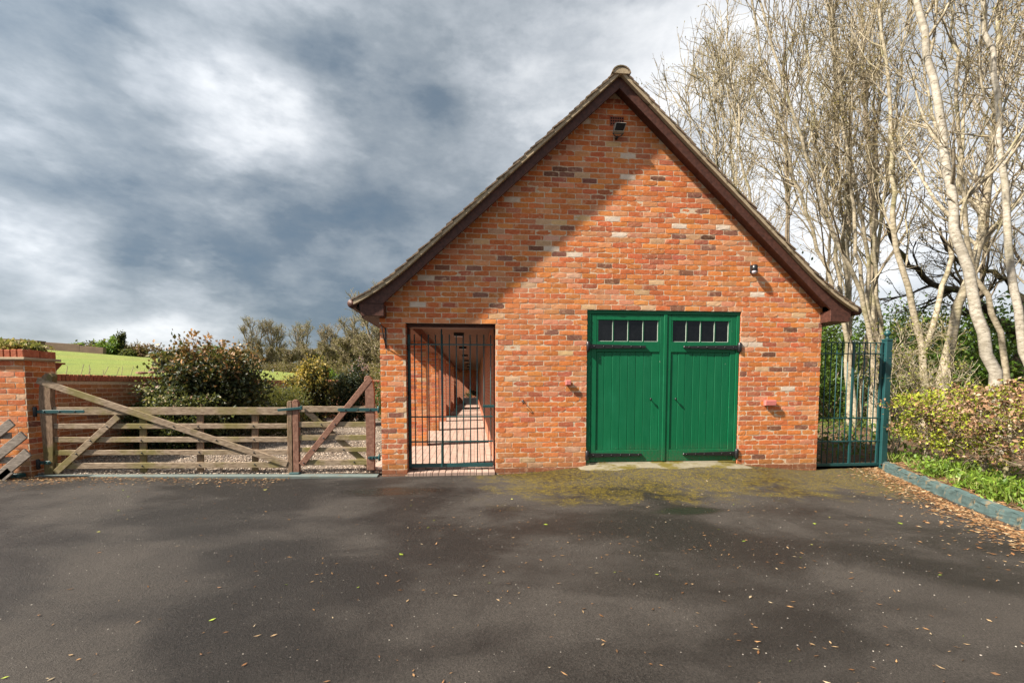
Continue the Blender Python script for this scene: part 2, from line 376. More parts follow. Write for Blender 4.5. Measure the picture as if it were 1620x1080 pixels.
def extrude(name, poly, y0, y1, material, parent=None, bev=0):
    """polygon in (x, z) extruded along y"""
    bm = bmesh.new(); a = [bm.verts.new((x, y0, z)) for x, z in poly]; c_ = [bm.verts.new((x, y1, z)) for x, z in poly]; n_ = len(poly)
    bm.faces.new(a); bm.faces.new(c_[::-1])
    for i in range(n_): bm.faces.new((a[i], c_[i], c_[(i + 1) % n_], a[(i + 1) % n_]))
    if bev: bmesh.ops.bevel(bm, geom=bm.edges[:], offset=bev, segments=1, affect='EDGES', clamp_overlap=True)
    return put(name, bmesh_me(name, bm), material, parent)
def lathe(name, prof, centre, material, parent=None, n=14, axis='z', smooth=True):
    bm = bmesh.new(); rings = []
    for r_, h in prof:
        ring = []
        for i in range(n):
            a = 2 * math.pi * i / n; u, v_ = r_ * math.cos(a), r_ * math.sin(a)
            p = {'z': (u, v_, h), 'y': (u, h, v_), 'x': (h, u, v_)}[axis]
            ring.append(bm.verts.new(Vector(centre) + Vector(p)))
        rings.append(ring)
    for A, B in zip(rings, rings[1:]):
        for i in range(n): bm.faces.new((A[i], A[(i + 1) % n], B[(i + 1) % n], B[i]))
    bm.faces.new(rings[0][::-1]); bm.faces.new(rings[-1])
    return put(name, bmesh_me(name, bm, smooth), material, parent)
def tube_arrays(P, Rd, k):
    """P (B,n,3), Rd (B,n) -> vertices, quads"""
    B, n, _ = P.shape
    T = np.gradient(P, axis=1); T /= np.linalg.norm(T, axis=2, keepdims=True) + 1e-9
    ref = np.zeros((B, 1, 3)); ref[..., 0] = .31; ref[..., 1] = .94; ref[..., 2] = .12
    A = np.cross(T, np.broadcast_to(ref, T.shape)); A /= np.linalg.norm(A, axis=2, keepdims=True) + 1e-9
    Q = np.cross(T, A); th = np.arange(k) * 2 * np.pi / k
    V = P[:, :, None, :] + Rd[:, :, None, None] * (A[:, :, None, :] * np.cos(th)[None, None, :, None] + Q[:, :, None, :] * np.sin(th)[None, None, :, None])
    V = V.reshape(-1, 3); b_ = np.arange(B)[:, None, None] * n * k; i = np.arange(n - 1)[None, :, None] * k; j = np.arange(k)[None, None, :]; j2 = (j + 1) % k
    F = np.stack([b_ + i + j, b_ + i + j2, b_ + i + k + j2, b_ + i + k + j], -1).reshape(-1, 4)
    return V, F
def tubes_mesh(name, groups, smooth=True):
    Vs, Fs, o = [], [], 0
    for P, Rd, k in groups:
        if len(P) == 0: continue
        V, F = tube_arrays(P, Rd, k); Vs.append(V); Fs.append(F + o); o += len(V)
    return arrays(name, np.concatenate(Vs), np.concatenate(Fs), None, smooth)
def tube(name, pts, r_, material, parent=None, k=8):
    P = np.array(pts, float)[None]; Rd = np.full((1, len(pts)), r_) if np.isscalar(r_) else np.array(r_, float)[None]
    V, F = tube_arrays(P, Rd, k); n = len(pts); bm = bmesh.new(); vs = [bm.verts.new(v_) for v_ in V]
    for f in F: bm.faces.new([vs[i] for i in f])
    bm.faces.new(vs[:k]); bm.faces.new(vs[-k:])
    return put(name, bmesh_me(name, bm, True), material, parent)

def sstep(a, b_, x): t_ = np.clip((x - a) / (b_ - a), 0, 1); return t_ * t_ * (3 - 2 * t_)
def gz(x, y):
    """height of the tarmac forecourt"""
    x = np.asarray(x, float); y = np.asarray(y, float)
    z = -.035 + .075 * sstep(-2.2, -6.2, x) * sstep(-3, -.2, y) - .02 * sstep(3.5, 5.5, x)
    ramp = .115 * np.exp(-(np.abs(x - 2.85) / 1.75) ** 4) * sstep(-1.35, -.12, y)
    return z + ramp + .012 * np.sin(x * .9 + 1.3) * np.sin(y * 1.1 + .4) * sstep(-.3, -1.5, y)

# ------------------------------------------------------------------ the setting: ground sheets
def grid_sheet(name, xs, ys, zf, material, keep=None, kind='structure', smooth=True):
    X, Y = np.meshgrid(xs, ys); Z = zf(X, Y); V = np.c_[X.ravel(), Y.ravel(), Z.ravel()]
    nx, ny = len(xs), len(ys); i, j = np.meshgrid(np.arange(nx - 1), np.arange(ny - 1)); a = (j * nx + i).ravel()
    F = np.c_[a, a + 1, a + nx + 1, a + nx]
    if keep is not None:
        cx_ = (X[:-1, :-1] + X[1:, 1:]).ravel() / 2; cy_ = (Y[:-1, :-1] + Y[1:, 1:]).ravel() / 2; F = F[keep(cx_, cy_)]
    return tag(put(name, arrays(name, V, F, None, smooth), material), kind=kind)
big = np.array([-1200, -400, -120, -40, 0, 40, 120, 400, 1200.])
grid_sheet('ground', big, big, lambda x, y: x * 0 - .25, 'soil')
tag(bpy.data.objects['ground'], 'brown earth lying under everything out to the horizon', 'ground')
xs = np.concatenate([np.linspace(-40, -9, 12), np.linspace(-8.5, 9, 141)]); ys = np.concatenate([np.linspace(-30, -9, 10), np.linspace(-8.5, .12, 90)])
tag(grid_sheet('driveway', xs, ys, gz, 'tarmac'), 'dark worn tarmac forecourt with damp stains, painted soft shade, moss and fallen leaves', 'driveway')
tag(grid_sheet('gravel_yard', np.linspace(-6.6, -1.0, 40), np.linspace(.06, 11.2, 60), lambda x, y: .005 + .05 * sstep(-2.5, -6.2, x) + .012 * np.sin(x * 2.1) * np.sin(y * 1.7), 'gravel'),
    'pale gravel yard behind the timber gates', 'gravel')
def field_z(x, y):
    Wd = y + 6.6; tt = x / np.maximum(Wd, 1)
    zr = np.interp(tt, [-3, -1.2, -.86, -.63, -.45, -.2, 0, 3], [8, 7, 6.0, 4.9, 3.4, 2.1, 1.9, 1.6])
    return 1.2 + (zr - 1.2) * sstep(8, 74, Wd) ** .8 + .04 * np.sin(x * .31) * np.sin(y * .23) - .002 * np.maximum(Wd - 80, 0)
fx = np.unique(np.concatenate([np.linspace(-420, -70, 26), np.linspace(-70, -6.62, 80), np.linspace(-6.62, 30, 40), np.linspace(30, 300, 14)]))
fy = np.unique(np.concatenate([np.linspace(.42, 11.35, 24), np.linspace(11.35, 90, 90), np.linspace(90, 600, 26)]))
tag(grid_sheet('field', fx, fy, field_z, 'field_grass', keep=lambda x, y: ((x < -6.62) | (y > 11.35)) & ((y > 25.5) | (x < -1.9))), 'bright green sloping lawn field beyond the garden wall', 'field')
KERB = np.array([(6.52, .16), (6.36, -.10), (5.72, -1.40), (5.24, -2.40), (4.98, -3.05), (4.55, -4.4), (4.1, -6.5), (3.8, -9.5), (3.6, -14)])
def kerb_x(y): return np.interp(y, KERB[::-1, 1], KERB[::-1, 0])
def soil_z(x, y):
    d = x - kerb_x(y)
    return .02 + .05 * sstep(0, .4, d) * sstep(.3, -.2, y) + .10 * sstep(.5, 4, d) + .05 * np.sin(x * 1.9 + y) * np.sin(y * 2.3) * sstep(.3, 2, d) - .05 * sstep(.0, .6, y) * sstep(7.4, 6.2, x)
xs = np.unique(np.concatenate([np.linspace(3.2, 14, 110), np.linspace(14, 90, 30)])); ys = np.unique(np.concatenate([np.linspace(-14, -4, 30), np.linspace(-4, 8, 110), np.linspace(8, 90, 40)]))
tag(grid_sheet('woodland_floor', xs, ys, soil_z, 'soil', keep=lambda x, y: np.where(y < .16, x > kerb_x(y) + .08, x > 5.3)), 'brown leaf-strewn woodland floor right of the garage', 'ground')

# ------------------------------------------------------------------ bricks
PAL = np.array([(.60, .175, .042), (.55, .128, .040), (.62, .245, .115), (.40, .105, .055), (.17, .065, .05), (.60, .37, .21), (.66, .215, .052)])
PW = np.array([.31, .215, .205, .085, .018, .04, .127]); PW = PW / PW.sum()
def brick_arrays(cx_, cz, L, H, col, yf=0.0, back=.03, rough=1.0):
    """one weathered brick face looking along -y; centre (cx, cz)"""
    nx, nz = 5, 3
    u = np.linspace(-.5, .5, nx); v_ = np.linspace(-.5, .5, nz); U, Vv = np.meshgrid(u, v_)
    X = U * L; Z = Vv * H; Y = rng.normal(0, .00028 * rough, U.shape) + rng.normal(0, .00045 * rough)
    edge = (np.abs(U) > .49) | (np.abs(Vv) > .49); corner = (np.abs(U) > .49) & (np.abs(Vv) > .49)
    X = X + rng.normal(0, .0016 * rough, U.shape) * edge; Z = Z + rng.normal(0, .0017 * rough, U.shape) * edge
    Y = Y + edge * (.0002 + rng.uniform(0, .0007, U.shape) * rough) + corner * rng.uniform(0, .0016, U.shape) * rough
    X = X * np.where(corner, 1 - rng.uniform(0, .016, U.shape) * rough, 1); Z = Z * np.where(corner, 1 - rng.uniform(0, .06, U.shape) * rough, 1)
    F3 = np.stack([X + cx_, Y + yf, Z + cz], -1).reshape(-1, 3)
    ring = [0, 1, 2, 3, 4, 9, 14, 13, 12, 11, 10, 5]
    Bk = F3[ring].copy(); Bk[:, 1] = yf + back
    V = np.concatenate([F3, Bk]); F = []
    for j in range(nz - 1):
        for i in range(nx - 1): a = j * nx + i; F.append((a, a + 1, a + nx + 1, a + nx))
    for q in range(12): F.append((ring[(q + 1) % 12], ring[q], 15 + q, 15 + (q + 1) % 12))
    cc = np.clip(np.asarray(col)[None] * rng.uniform(.9, 1.1, (27, 1)), 0, 1)
    return V, np.array(F), cc
def pick_col(): return .94 * PAL[rng.choice(len(PAL), p=PW)] * rng.uniform(.82, 1.18) * np.array([1, rng.uniform(.9, 1.12), rng.uniform(.85, 1.2)])
def place_bricks(parent, specs, single, M=None, material='brick', name='brick'):
    """specs: list of (V,F,col,size); the 'single' largest become brick objects, the rest one stuff mesh"""
    order = sorted(range(len(specs)), key=lambda i: -specs[i][3]); big_ = set(order[:single])
    Vs, Fs, Cs, o = [], [], [], 0
    for i, (V, F, cc, _) in enumerate(specs):
        if M is not None: V = (np.asarray(M.to_3x3()) @ V.T).T + np.array(M.translation)
        if i in big_: put(name, arrays(name, V, F, cc), material, parent)
        else: Vs.append(V); Fs.append(F + o); Cs.append(cc); o += len(V)
    if Vs: tag(put(name + '_field', arrays(name + '_field', np.concatenate(Vs), np.concatenate(Fs), np.concatenate(Cs)), material, parent), kind='stuff')

# ------------------------------------------------------------------ the garage building
XL, XR, XA, SL = -1.333, 5.347, 2.04, .917          # wall corners, ridge line, roof slope
OX0, OX1, OZ = -.965, .31, 2.16                      # passage opening
DX0, DX1, DZ, DB = 1.668, 4.035, 2.385, .112         # garage door opening
LEN = 24.2
bld = thing('garage_building', (XA, 0, 0), 'red brick gabled garage with brown bargeboards and a tiled roof', 'garage')
def under(x):
    """underside of the roof tiling (gable section), with the flatter kick at the eaves"""
    d = np.abs(np.asarray(x, float) - XA); return 5.575 - SL * d + .15 * np.clip((d - 2.84) / .8, 0, None) ** 2
wall = bmesh.new()
def wbox(bm, x0, x1, y0, y1, z0, z1):
    vs = [bm.verts.new(p) for p in [(x0, y0, z0), (x1, y0, z0), (x1, y1, z0), (x0, y1, z0), (x0, y0, z1), (x1, y0, z1), (x1, y1, z1), (x0, y1, z1)]]
    for f in BOXF: bm.faces.new([vs[i] for i in f])
Y0, Y1 = .0030, .33
wbox(wall, XL + .006, OX0 - .006, Y0, Y1, -.2, OZ); wbox(wall, OX1 + .006, DX0 - .004, Y0, Y1, -.2, OZ); wbox(wall, DX1 + .004, XR - .006, Y0, Y1, -.2, OZ)
wbox(wall, XL + .006, DX0 - .004, Y0, Y1, OZ, DZ); wbox(wall, DX1 + .004, XR - .006, Y0, Y1, OZ, DZ)
gp = [(XL + .006, DZ), (XR - .006, DZ)] + [(x, float(under(x)) - .10) for x in (XR - .006, XA, XL + .006)]
a = [wall.verts.new((x, Y0, z)) for x, z in gp]; c_ = [wall.verts.new((x, Y1, z)) for x, z in gp]
wall.faces.new(a); wall.faces.new(c_[::-1])
for i in range(5): wall.faces.new((a[i], c_[i], c_[(i + 1) % 5], a[(i + 1) % 5]))
front = put('front_wall', bmesh_me('front_wall', wall), 'mortar', bld)
front.data.materials.append(MATS['brick_y']); front.data.materials.append(MATS['barge_paint'])
for f in front.data.polygons:
    if abs(f.normal.x) > .5: f.material_index = 1
    elif f.normal.z < -.5: f.material_index = 2
pf = box('passage_frame', OX0 + .001, OX1 - .001, .10, .30, OZ - .045, OZ - .002, 'barge_paint', bld, .003)
box('post', OX0 + .001, OX0 + .022, .19, .325, .03, OZ - .046, 'barge_paint', pf, .003); box('post', OX1 - .012, OX1 - .001, .19, .325, .03, OZ - .046, 'barge_paint', pf, .003)
WHITE = [(.663, 3.888), (-.808, 2.455), (.153, 2.684), (2.626, 4.034), (2.056, 3.474), (2.592, 2.83), (3.79, 3.633), (4.179, 2.663), (1.618, 5.049), (2.21, 4.582), (1.653, 4.259), (1.05, 3.214), (2.337, 4.266), (3.039, 3.602), (2.081, 3.71), (1.44, 3.17), (-.591, 2.768), (4.841, 1.202), (4.2, 1.9)]
DARK = [(3.588, 3.47), (3.593, 3.304), (.884, 3.246), (.472, 3.084), (.046, 2.941), (-.44, 2.798), (1.173, 4.346), (1.467, 4.358), (2.63, 4.331), (1.027, 4.27), (1.329, 4.282), (.28, 2.453), (.008, 2.539), (1.205, 2.037), (1.344, 2.305), (1.468, 1.984), (4.93, 1.5), (5.2, 1.62), (4.55, 1.78), (4.9, 2.1)]
specs = []
for k in range(-2, 76):
    z0 = -.015 + .075 * k; zc_ = z0 + .0375
    if zc_ > DZ:
        dmax = (5.575 - zc_ - .10) / SL; lo, hi = max(XL, XA - dmax), min(XR, XA + dmax)
    else: lo, hi = XL, XR
    if hi - lo < .12: break
    holes = []
    if zc_ < OZ: holes.append((OX0, OX1))
    if DB < zc_ < DZ or zc_ < DB: holes.append((DX0, DX1)) if zc_ < DZ else None
    runs = []; s_ = lo
    for h0, h1 in sorted(holes): runs.append((s_, h0)); s_ = h1
    runs.append((s_, hi))
    off = (.1125 if k % 2 else 0) + rng.uniform(-.012, .012)
    for r0, r1 in runs:
        x = math.floor((r0 - off) / .225) * .225 + off
        while x < r1 - .01:
            a0, a1 = max(x, r0), min(x + .225 + rng.uniform(-.004, .004), r1)
            if a1 - a0 > .045:
                cx_ = (a0 + a1) / 2
                L = a1 - a0 - rng.uniform(.008, .013); H = .075 - rng.uniform(.009, .0135)
                colr = pick_col(); rough = rng.uniform(.8, 1.9); yf = rng.normal(0, .0005)
                if k <= 0: colr = np.array((.30, .068, .035)) * rng.uniform(.8, 1.15); rough = .4; yf = -.002
                if any(abs(wx - cx_) < .11 and abs(wz - zc_) < .036 for wx, wz in WHITE): colr = np.array((.72, .63, .52)) * rng.uniform(.85, 1.05)
                if any(abs(wx - cx_) < .11 and abs(wz - zc_) < .036 for wx, wz in DARK): colr = np.array((.11, .05, .04)) * rng.uniform(.7, 1.9)
                if abs(3.588 - cx_) < .11 and abs(3.47 - zc_) < .036: colr = np.array((.012, .010, .010))
                V, F, cc = brick_arrays(cx_, zc_ + rng.normal(0, .0012), L, H, colr, yf, .05, rough)
                # bricks at the reveals turn the corner, so they run deeper
                if min(abs(a0 - OX1), abs(a1 - OX0), abs(a0 - DX1), abs(a1 - DX0), abs(a0 - XL), abs(a1 - XR)) < .02: V[15:, 1] = .11
                vis = L * H / (1 + .0 * k) * (1 if k > -1 else .1) / math.hypot(6.6, cx_)
                specs.append((V, F, cc, vis))
            x += .225
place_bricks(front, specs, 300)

# side, back and inner walls
box('side_wall', XR - .3, XR - .008, Y1 + .001, LEN, -.2, 2.42, 'brick_y', bld, 0)
box('passage_wall', OX1 + .004, OX1 + .26, Y1 + .001, LEN, -.2, 2.42, 'brick_y', bld, 0)
box('end_wall', XL, XR - .31, LEN + .002, LEN + .3, -.2, 2.42, 'brick_x', bld, 0)
box('garage_back', OX1 + .27, XR - .31, 1.2, 1.3, -.2, 2.42, 'dark_inside', bld, 0)
box('passage_floor', XL - .25, OX1 + .002, Y1 - .12, LEN, -.2, .03, 'paving', bld, 0)
box('passage_ceiling', XL + .36, OX1 + .002, Y1 + .001, LEN, 2.33, 2.36, 'plaster', bld, 0)
box('wall_plate', XL + .02, OX0 - .01, Y1 + .001, LEN, 2.17, 2.42, 'brown_wood', bld, 0)
for i, yp in enumerate((2.8, 6.0, 9.2, 12.4, 15.6, 18.8, 22.0)):
    q = box('arcade_pier', XL + .012, OX0 - .01, yp + .0035, yp + .32, -.1, 2.168, 'brick_x' if i > 1 else 'mortar', bld, 0)
    if i < 2:
        sp_ = []
        for k in range(0, 29):
            z0 = .03 + .0737 * k; cut = .215 if k % 2 else .105
            for a0, a1 in ((XL + .01, XL + .01 + cut + .05), (XL + .01 + cut + .05, OX0 - .008)):
                V, F, cc = brick_arrays((a0 + a1) / 2, z0 + .037, a1 - a0 - .01, .063, pick_col(), yp, .06, 1.2)
                sp_.append((V, F, cc, 1))
        place_bricks(q, sp_, 60)
    lamp_y = yp - .22
    lm = box('ceiling_lamp', -.40, -.20, lamp_y, lamp_y + .14, 2.265, 2.329, 'dark_metal', bld, .006)
    box('lens', -.385, -.215, lamp_y + .015, lamp_y + .125, 2.258, 2.266, 'white_plastic', lm, 0)
for i in range(14):                                    # brick-on-edge doorstep of the passage
    x0 = OX0 + .004 + i * .0906
    box('step_brick', x0, x0 + .084, -.035, .19, -.12, .012 + random.uniform(-.003, .003), 'paving', bld, .004)

# bargeboards, boxed eaves, soffits, gutters
for s in (-1, 1):
    X = lambda d: XA + s * d
    top = [(X(d), float(under(X(d))) - .014) for d in (3.60, 3.40, 3.2, 3.0, 2.84, 1.4, 0)]
    poly = top + [(XA, 5.405), (X(3.27), 5.405 - SL * 3.27), (X(3.27), 2.395), (X(3.60), 2.395)]
    extrude('bargeboard', poly, -.20, -.165, 'barge_paint', bld, .003)
    extrude('eaves_box', [(X(3.605), 2.392), (X(3.27), 2.392), (X(3.27), 2.225), (X(3.575), 2.225)], -.203, .001 if s < 0 else .001, 'barge_paint', bld, .004)
    box('soffit', min(X(3.385), X(3.59)), max(X(3.385), X(3.59)), .002, LEN, 2.228, 2.25, 'barge_paint', bld, 0)
    box('fascia', min(X(3.59), X(3.615)), max(X(3.59), X(3.615)), .002, LEN, 2.226, 2.375, 'barge_paint', bld, 0)
    extrude('verge_soffit', [(X(3.27), 5.46 - SL * 3.27), (XA, 5.46), (XA, 5.485), (X(3.27), 5.485 - SL * 3.27)], -.164, .02, 'barge_paint', bld, 0)
    g = bmesh.new(); n = 9; prof = [(.062 * math.cos(math.pi + math.pi * i / n), .062 * math.sin(math.pi + math.pi * i / n)) for i in range(n + 1)]
    prof += [(-p[0] * -.87, p[1] * .87) for p in prof[::-1]]
    gx, gzz = X(3.685), 2.385
    A = [g.verts.new((gx + u, -.215, gzz + v_)) for u, v_ in prof]; B = [g.verts.new((gx + u, LEN, gzz + v_)) for u, v_ in prof]
    for i in range(len(prof)): j = (i + 1) % len(prof); g.faces.new((A[i], A[j], B[j], B[i]))
    gut = put('gutter', bmesh_me('gutter', g), 'barge_paint', bld)
    lathe('stop_end', [(.064, -.225), (.064, -.205)], (gx, 0, gzz - .003), 'barge_paint', gut, 12, 'y')
    # roof slope: deck, verge mortar, tiles
    ds = np.concatenate([np.linspace(3.66, 2.84, 10), np.linspace(2.7, 0, 12)])
    prof_u = [(X(d), float(under(X(d)))) for d in ds]
    deck = extrude('roof_slope', prof_u + [(x, z - .05) for x, z in prof_u[::-1]], -.160, LEN + .4, 'dark_inside', bld)
    extrude('verge_mortar', [(x, z + .048) for x, z in prof_u] + [(x, z - .010) for x, z in prof_u[::-1]], -.258, -.161, 'verge_mortar', deck)
    pts = np.array(prof_u); arc = np.concatenate([[0], np.cumsum(np.hypot(*np.diff(pts, axis=0).T))])
    at = lambda u: np.array([np.interp(u, arc, pts[:, 0]), np.interp(u, arc, pts[:, 1])])
    rows = int(arc[-1] / .104); TV, TF, TC, o = [], [], [], 0
    for r_ in range(rows):
        cols = 16; y = -.268 - (.0825 if r_ % 2 else 0)
        for c2 in range(cols + 1):
            ya, yb = y + c2 * .165 + .002, y + (c2 + 1) * .165 - .002
            if ya < -.268: ya = -.268 + rng.uniform(-.01, .008)
            if c2 == cols: yb = LEN + .4
            if yb - ya < .03: continue
            u0 = r_ * .104 + rng.uniform(-.007, .007); lift = rng.uniform(0, .012); th = .015
            p0, p1 = at(u0), at(min(u0 + .2, arc[-1])); tdir = (p1 - p0) / (np.linalg.norm(p1 - p0) + 1e-9); nn = np.array([-tdir[1], tdir[0]]) * (1 if tdir[0] * s < 0 and s < 0 else -1)
            if nn[1] < 0: nn = -nn
            lo0 = p0 + nn * (.046 + lift); hi0 = p1 + nn * (.028 + lift * .4)
            V = []
            for yy, sag in ((ya, rng.uniform(-.006, .002)), ((ya + yb) / 2, .004), (yb, 0)):
                for q, tt in ((lo0, 0), (lo0, th), (hi0, th), (hi0, 0)):
                    pt = q + nn * (tt + sag); V.append((pt[0], yy, pt[1]))
            F = [(0, 1, 2, 3), (11, 10, 9, 8)]
            for b_ in (0, 4): F += [(b_, b_ + 4, b_ + 5, b_ + 1), (b_ + 1, b_ + 5, b_ + 6, b_ + 2), (b_ + 2, b_ + 6, b_ + 7, b_ + 3), (b_ + 3, b_ + 7, b_ + 4, b_)]
            base = np.array([(.19, .12, .075), (.14, .085, .055), (.23, .16, .10), (.10, .07, .05)][rng.integers(4)]) * rng.uniform(.8, 1.2)
            cc = np.repeat(base[None], 12, 0)
            if c2 < 3: put('roof_tile', arrays('roof_tile', V, F, cc), 'roof_tile', deck)
            else: TV.append(np.array(V)); TF.append(np.array(F) + o); TC.append(cc); o += 12
    tag(put('roof_tile_field', arrays('roof_tile_field', np.concatenate(TV), np.concatenate(TF), np.concatenate(TC)), 'roof_tile', deck), kind='stuff')
for i in range(8):                                     # half-round ridge tiles
    ya = -.285 + i * .3; yb = ya + .31 if i < 7 else LEN + .4; rr = .136 + (i % 2) * .004; bm = bmesh.new(); ring = []
    for yy in (ya, yb):
        ring.append([bm.verts.new((XA + (rr - dr) * math.cos(th), yy, 5.545 + (rr - dr) * .82 * math.sin(th))) for dr, ths in ((0, np.linspace(.12, math.pi - .12, 10)), (.018, np.linspace(math.pi - .12, .12, 10))) for th in ths])
    for k in range(20): bm.faces.new((ring[0][k], ring[0][(k + 1) % 20], ring[1][(k + 1) % 20], ring[1][k]))
    bm.faces.new(ring[0]); bm.faces.new(ring[1][::-1])
    me = bmesh_me('ridge_tile', bm); a_ = me.color_attributes.new('Col', 'FLOAT_COLOR', 'POINT')
    for d_ in a_.data: d_.color = (.21, .145, .085, 1)
    put('ridge_tile', me, 'roof_tile', bld)
    if i == 0: extrude('ridge_bedding', [(XA + .117 * math.cos(q), 5.54 + .094 * math.sin(q)) for q in np.linspace(.1, math.pi - .1, 10)], -.277, .02, 'verge_mortar', bld)

# ------------------------------------------------------------------ garage doors
frm = put('door_frame', None, None, bld) if False else box('door_frame', DX0 + .003, DX1 - .003, .022, .14, DZ - .052, DZ - .002, 'door_green', bld, .003)
for x0, x1 in ((DX0 + .003, DX0 + .062), (DX1 - .052, DX1 - .003)): box('jamb', x0, x1, .022, .14, DB, DZ - .053, 'door_green', frm, .003)
def leaf(x0, x1, hinge_left):
    lf = box('door_leaf', x0, x1, .075, .095, DB + .012, DZ - .056, 'door_green', bld, .002)   # backing sheet behind the glass line
    yf, yb = .030, .075
    sw = .085
    hx = [(x0, x0 + sw), (x1 - sw, x1)]
    for a0, a1 in hx: box('stile', a0 + .001, a1 - .001, yf, yb, DB + .012, DZ - .057, 'door_green', lf, .003)
    a0, a1 = x0 + sw + .0005, x1 - sw - .0005
    for z0, z1 in ((DB + .012, .30), (1.775, 1.925), (2.245, DZ - .057)): box('rail', a0, a1, yf + .0005, yb, z0, z1, 'door_green', lf, .003)
    n = 8; bw = (a1 - a0) / n
    for i in range(n): box('board', a0 + i * bw + .0015, a0 + (i + 1) * bw - .0015, yf + .012 + random.uniform(-.0012, .0012), yb, .302, 1.773, 'door_green', lf, .0045)
    n = 4; g0, g1 = a0 + .022, a1 - .022; bw = (g1 - g0) / n
    box('lining', a0, g0, yf + .003, yb, 1.927, 2.243, 'door_green', lf, .002); box('lining', g1, a1, yf + .003, yb, 1.927, 2.243, 'door_green', lf, .002)
    for i in range(n):
        box('pane', g0 + i * bw + .006, g0 + (i + 1) * bw - .006, yf + .026, yf + .030, 1.93, 2.24, 'glass', lf, 0)
        if i: box('glazing_bar', g0 + i * bw - .008, g0 + i * bw + .008, yf + .012, yf + .032, 1.927, 2.243, 'door_green', lf, .004)
        box('bead', g0 + i * bw + .009, g0 + (i + 1) * bw - .009, yf + .014, yf + .026, 1.927, 1.936, 'glazing_bead', lf, .002)
        box('bead', g0 + (i + 1) * bw - .0125, g0 + (i + 1) * bw - .0075, yf + .010, yf + .0255, 1.937, 2.242, 'glazing_bead', lf, .001)
    for zc_, ln in ((1.85, .88), (.228, .85)):
        xa = x0 - .045 if hinge_left else x1 + .045; sgn = 1 if hinge_left else -1; xb = xa + sgn * ln
        hp = [(xa, zc_ - .034), (xb - sgn * .05, zc_ - .017), (xb - sgn * .015, zc_ - .02), (xb, zc_), (xb - sgn * .015, zc_ + .02), (xb - sgn * .05, zc_ + .017), (xa, zc_ + .034)]
        st = extrude('strap_hinge', hp, .006, .029, 'black_iron', lf, .004)
        lathe('knuckle', [(.018, -.075), (.030, -.06), (.030, .06), (.018, .075)], (xa - sgn * .005, .004, zc_), 'black_iron', st, 12)
        for q in range(6): lathe('bolt', [(.012, .0), (.010, -.006), (.004, -.009)], (xa + sgn * (.09 + q * .14), .006, zc_), 'black_iron', st, 8, 'y')
    kx = x1 - .22 if hinge_left else x0 + .165
    kn = lathe('knob', [(.008, .038), (.007, .018), (.016, .012), (.017, -.002), (.008, -.008)], (kx, 0, 1.07), 'black_iron', lf, 10, 'y')
    return lf
leaf(DX0 + .066, 2.872, True); leaf(2.877, DX1 - .056, False)
box('cover_strip', 2.845, 2.895, .019, .0295, DB + .012, DZ - .058, 'door_green', bld, .004)
box('garage_sill', DX0, DX1, .02, .3, -.1, DB + .004, 'concrete', bld, .01)
ap = grid_sheet('concrete_apron', np.linspace(1.45, 4.25, 29), np.linspace(-.34, .03, 8), lambda x, y: gz(x, y) + .010 + .016 * sstep(-.30, -.02, y) * np.exp(-(np.abs(x - 2.85) / 1.22) ** 8) - .02 * sstep(-.24, -.34, y + .05 * np.sin(x * 7)) - .03 * sstep(1.62, 1.45, x) - .03 * sstep(4.1, 4.25, x), 'concrete')
tag(ap, 'mossy concrete apron at the foot of the green doors', 'apron')

# small things fixed to the gable
fl = thing('floodlight', (2.08, 0, 4.98), 'grey floodlight under the apex of the gable', 'floodlight')
fb = hexa('housing', [(1.985, -.125, 4.86), (2.135, -.125, 4.86), (2.14, -.07, 4.845), (1.985, -.07, 4.845), (2.005, -.165, 4.965), (2.165, -.165, 4.965), (2.155, -.085, 4.975), (2.0, -.085, 4.975)], 'grey_metal', fl, .006)
hexa('lens', [(1.998, -.134, 4.872), (2.124, -.134, 4.872), (2.124, -.126, 4.872), (1.998, -.126, 4.872), (2.015, -.168, 4.955), (2.152, -.168, 4.955), (2.152, -.160, 4.955), (2.015, -.160, 4.955)], 'glass', fl, .002)
tube('bracket', [(1.99, -.09, 4.86), (2.01, -.08, 4.825), (2.06, -.07, 4.815), (2.11, -.08, 4.825), (2.14, -.09, 4.86)], .007, 'dark_metal', fl)
beam('arm', (2.06, -.07, 4.817), (2.06, .0, 4.822), .03, .03, 'dark_metal', fl, .003)
vb = tag(box('air_brick', 1.965, 2.175, -.006, .03, 5.005, 5.135, 'terracotta', None, .003), 'terracotta air brick behind the floodlight high on the gable', 'air brick')
for i in range(6):
    for j in range(3): box('hole', 1.978 + i * .033, 1.999 + i * .033, -.0075, -.005, 5.02 + j * .038, 5.042 + j * .038, 'dark_inside', vb, 0)
sn = thing('security_lamp', (4.18, 0, 3.0), 'small black sensor lamp on the brickwork above right of the green doors', 'lamp')
box('back_plate', 4.145, 4.225, -.02, -.001, 2.96, 3.08, 'black_iron', sn, .006)
lathe('hood', [(.020, .07), (.042, .06), (.046, -.01), (.040, -.018)], (4.18, -.068, 3.0), 'black_iron', sn)
lathe('lens', [(.036, .0), (.034, -.025), (.018, -.045)], (4.18, -.068, 2.978), 'white_plastic', sn)
bxs = [(1.38, 1.315, .075, .068), (4.52, 1.008, .175, .080)]
for (bx_, bz, bw, bh), lb in zip(bxs, ('tiny pink box on the brick wall left of the green doors', 'wide pink box on the brick wall right of the green doors')):
    q = tag(box('alarm_box', bx_ - bw / 2, bx_ + bw / 2, -.062, -.002, bz - bh / 2, bz + bh / 2, 'pink_box', None, .006), lb, 'box', 'pink boxes fixed beside the doors')
    box('rim', bx_ - bw / 2 - .004, bx_ + bw / 2 + .004, -.030, -.024, bz - bh / 2 - .004, bz + bh / 2 + .004, 'pink_box', q, .001)
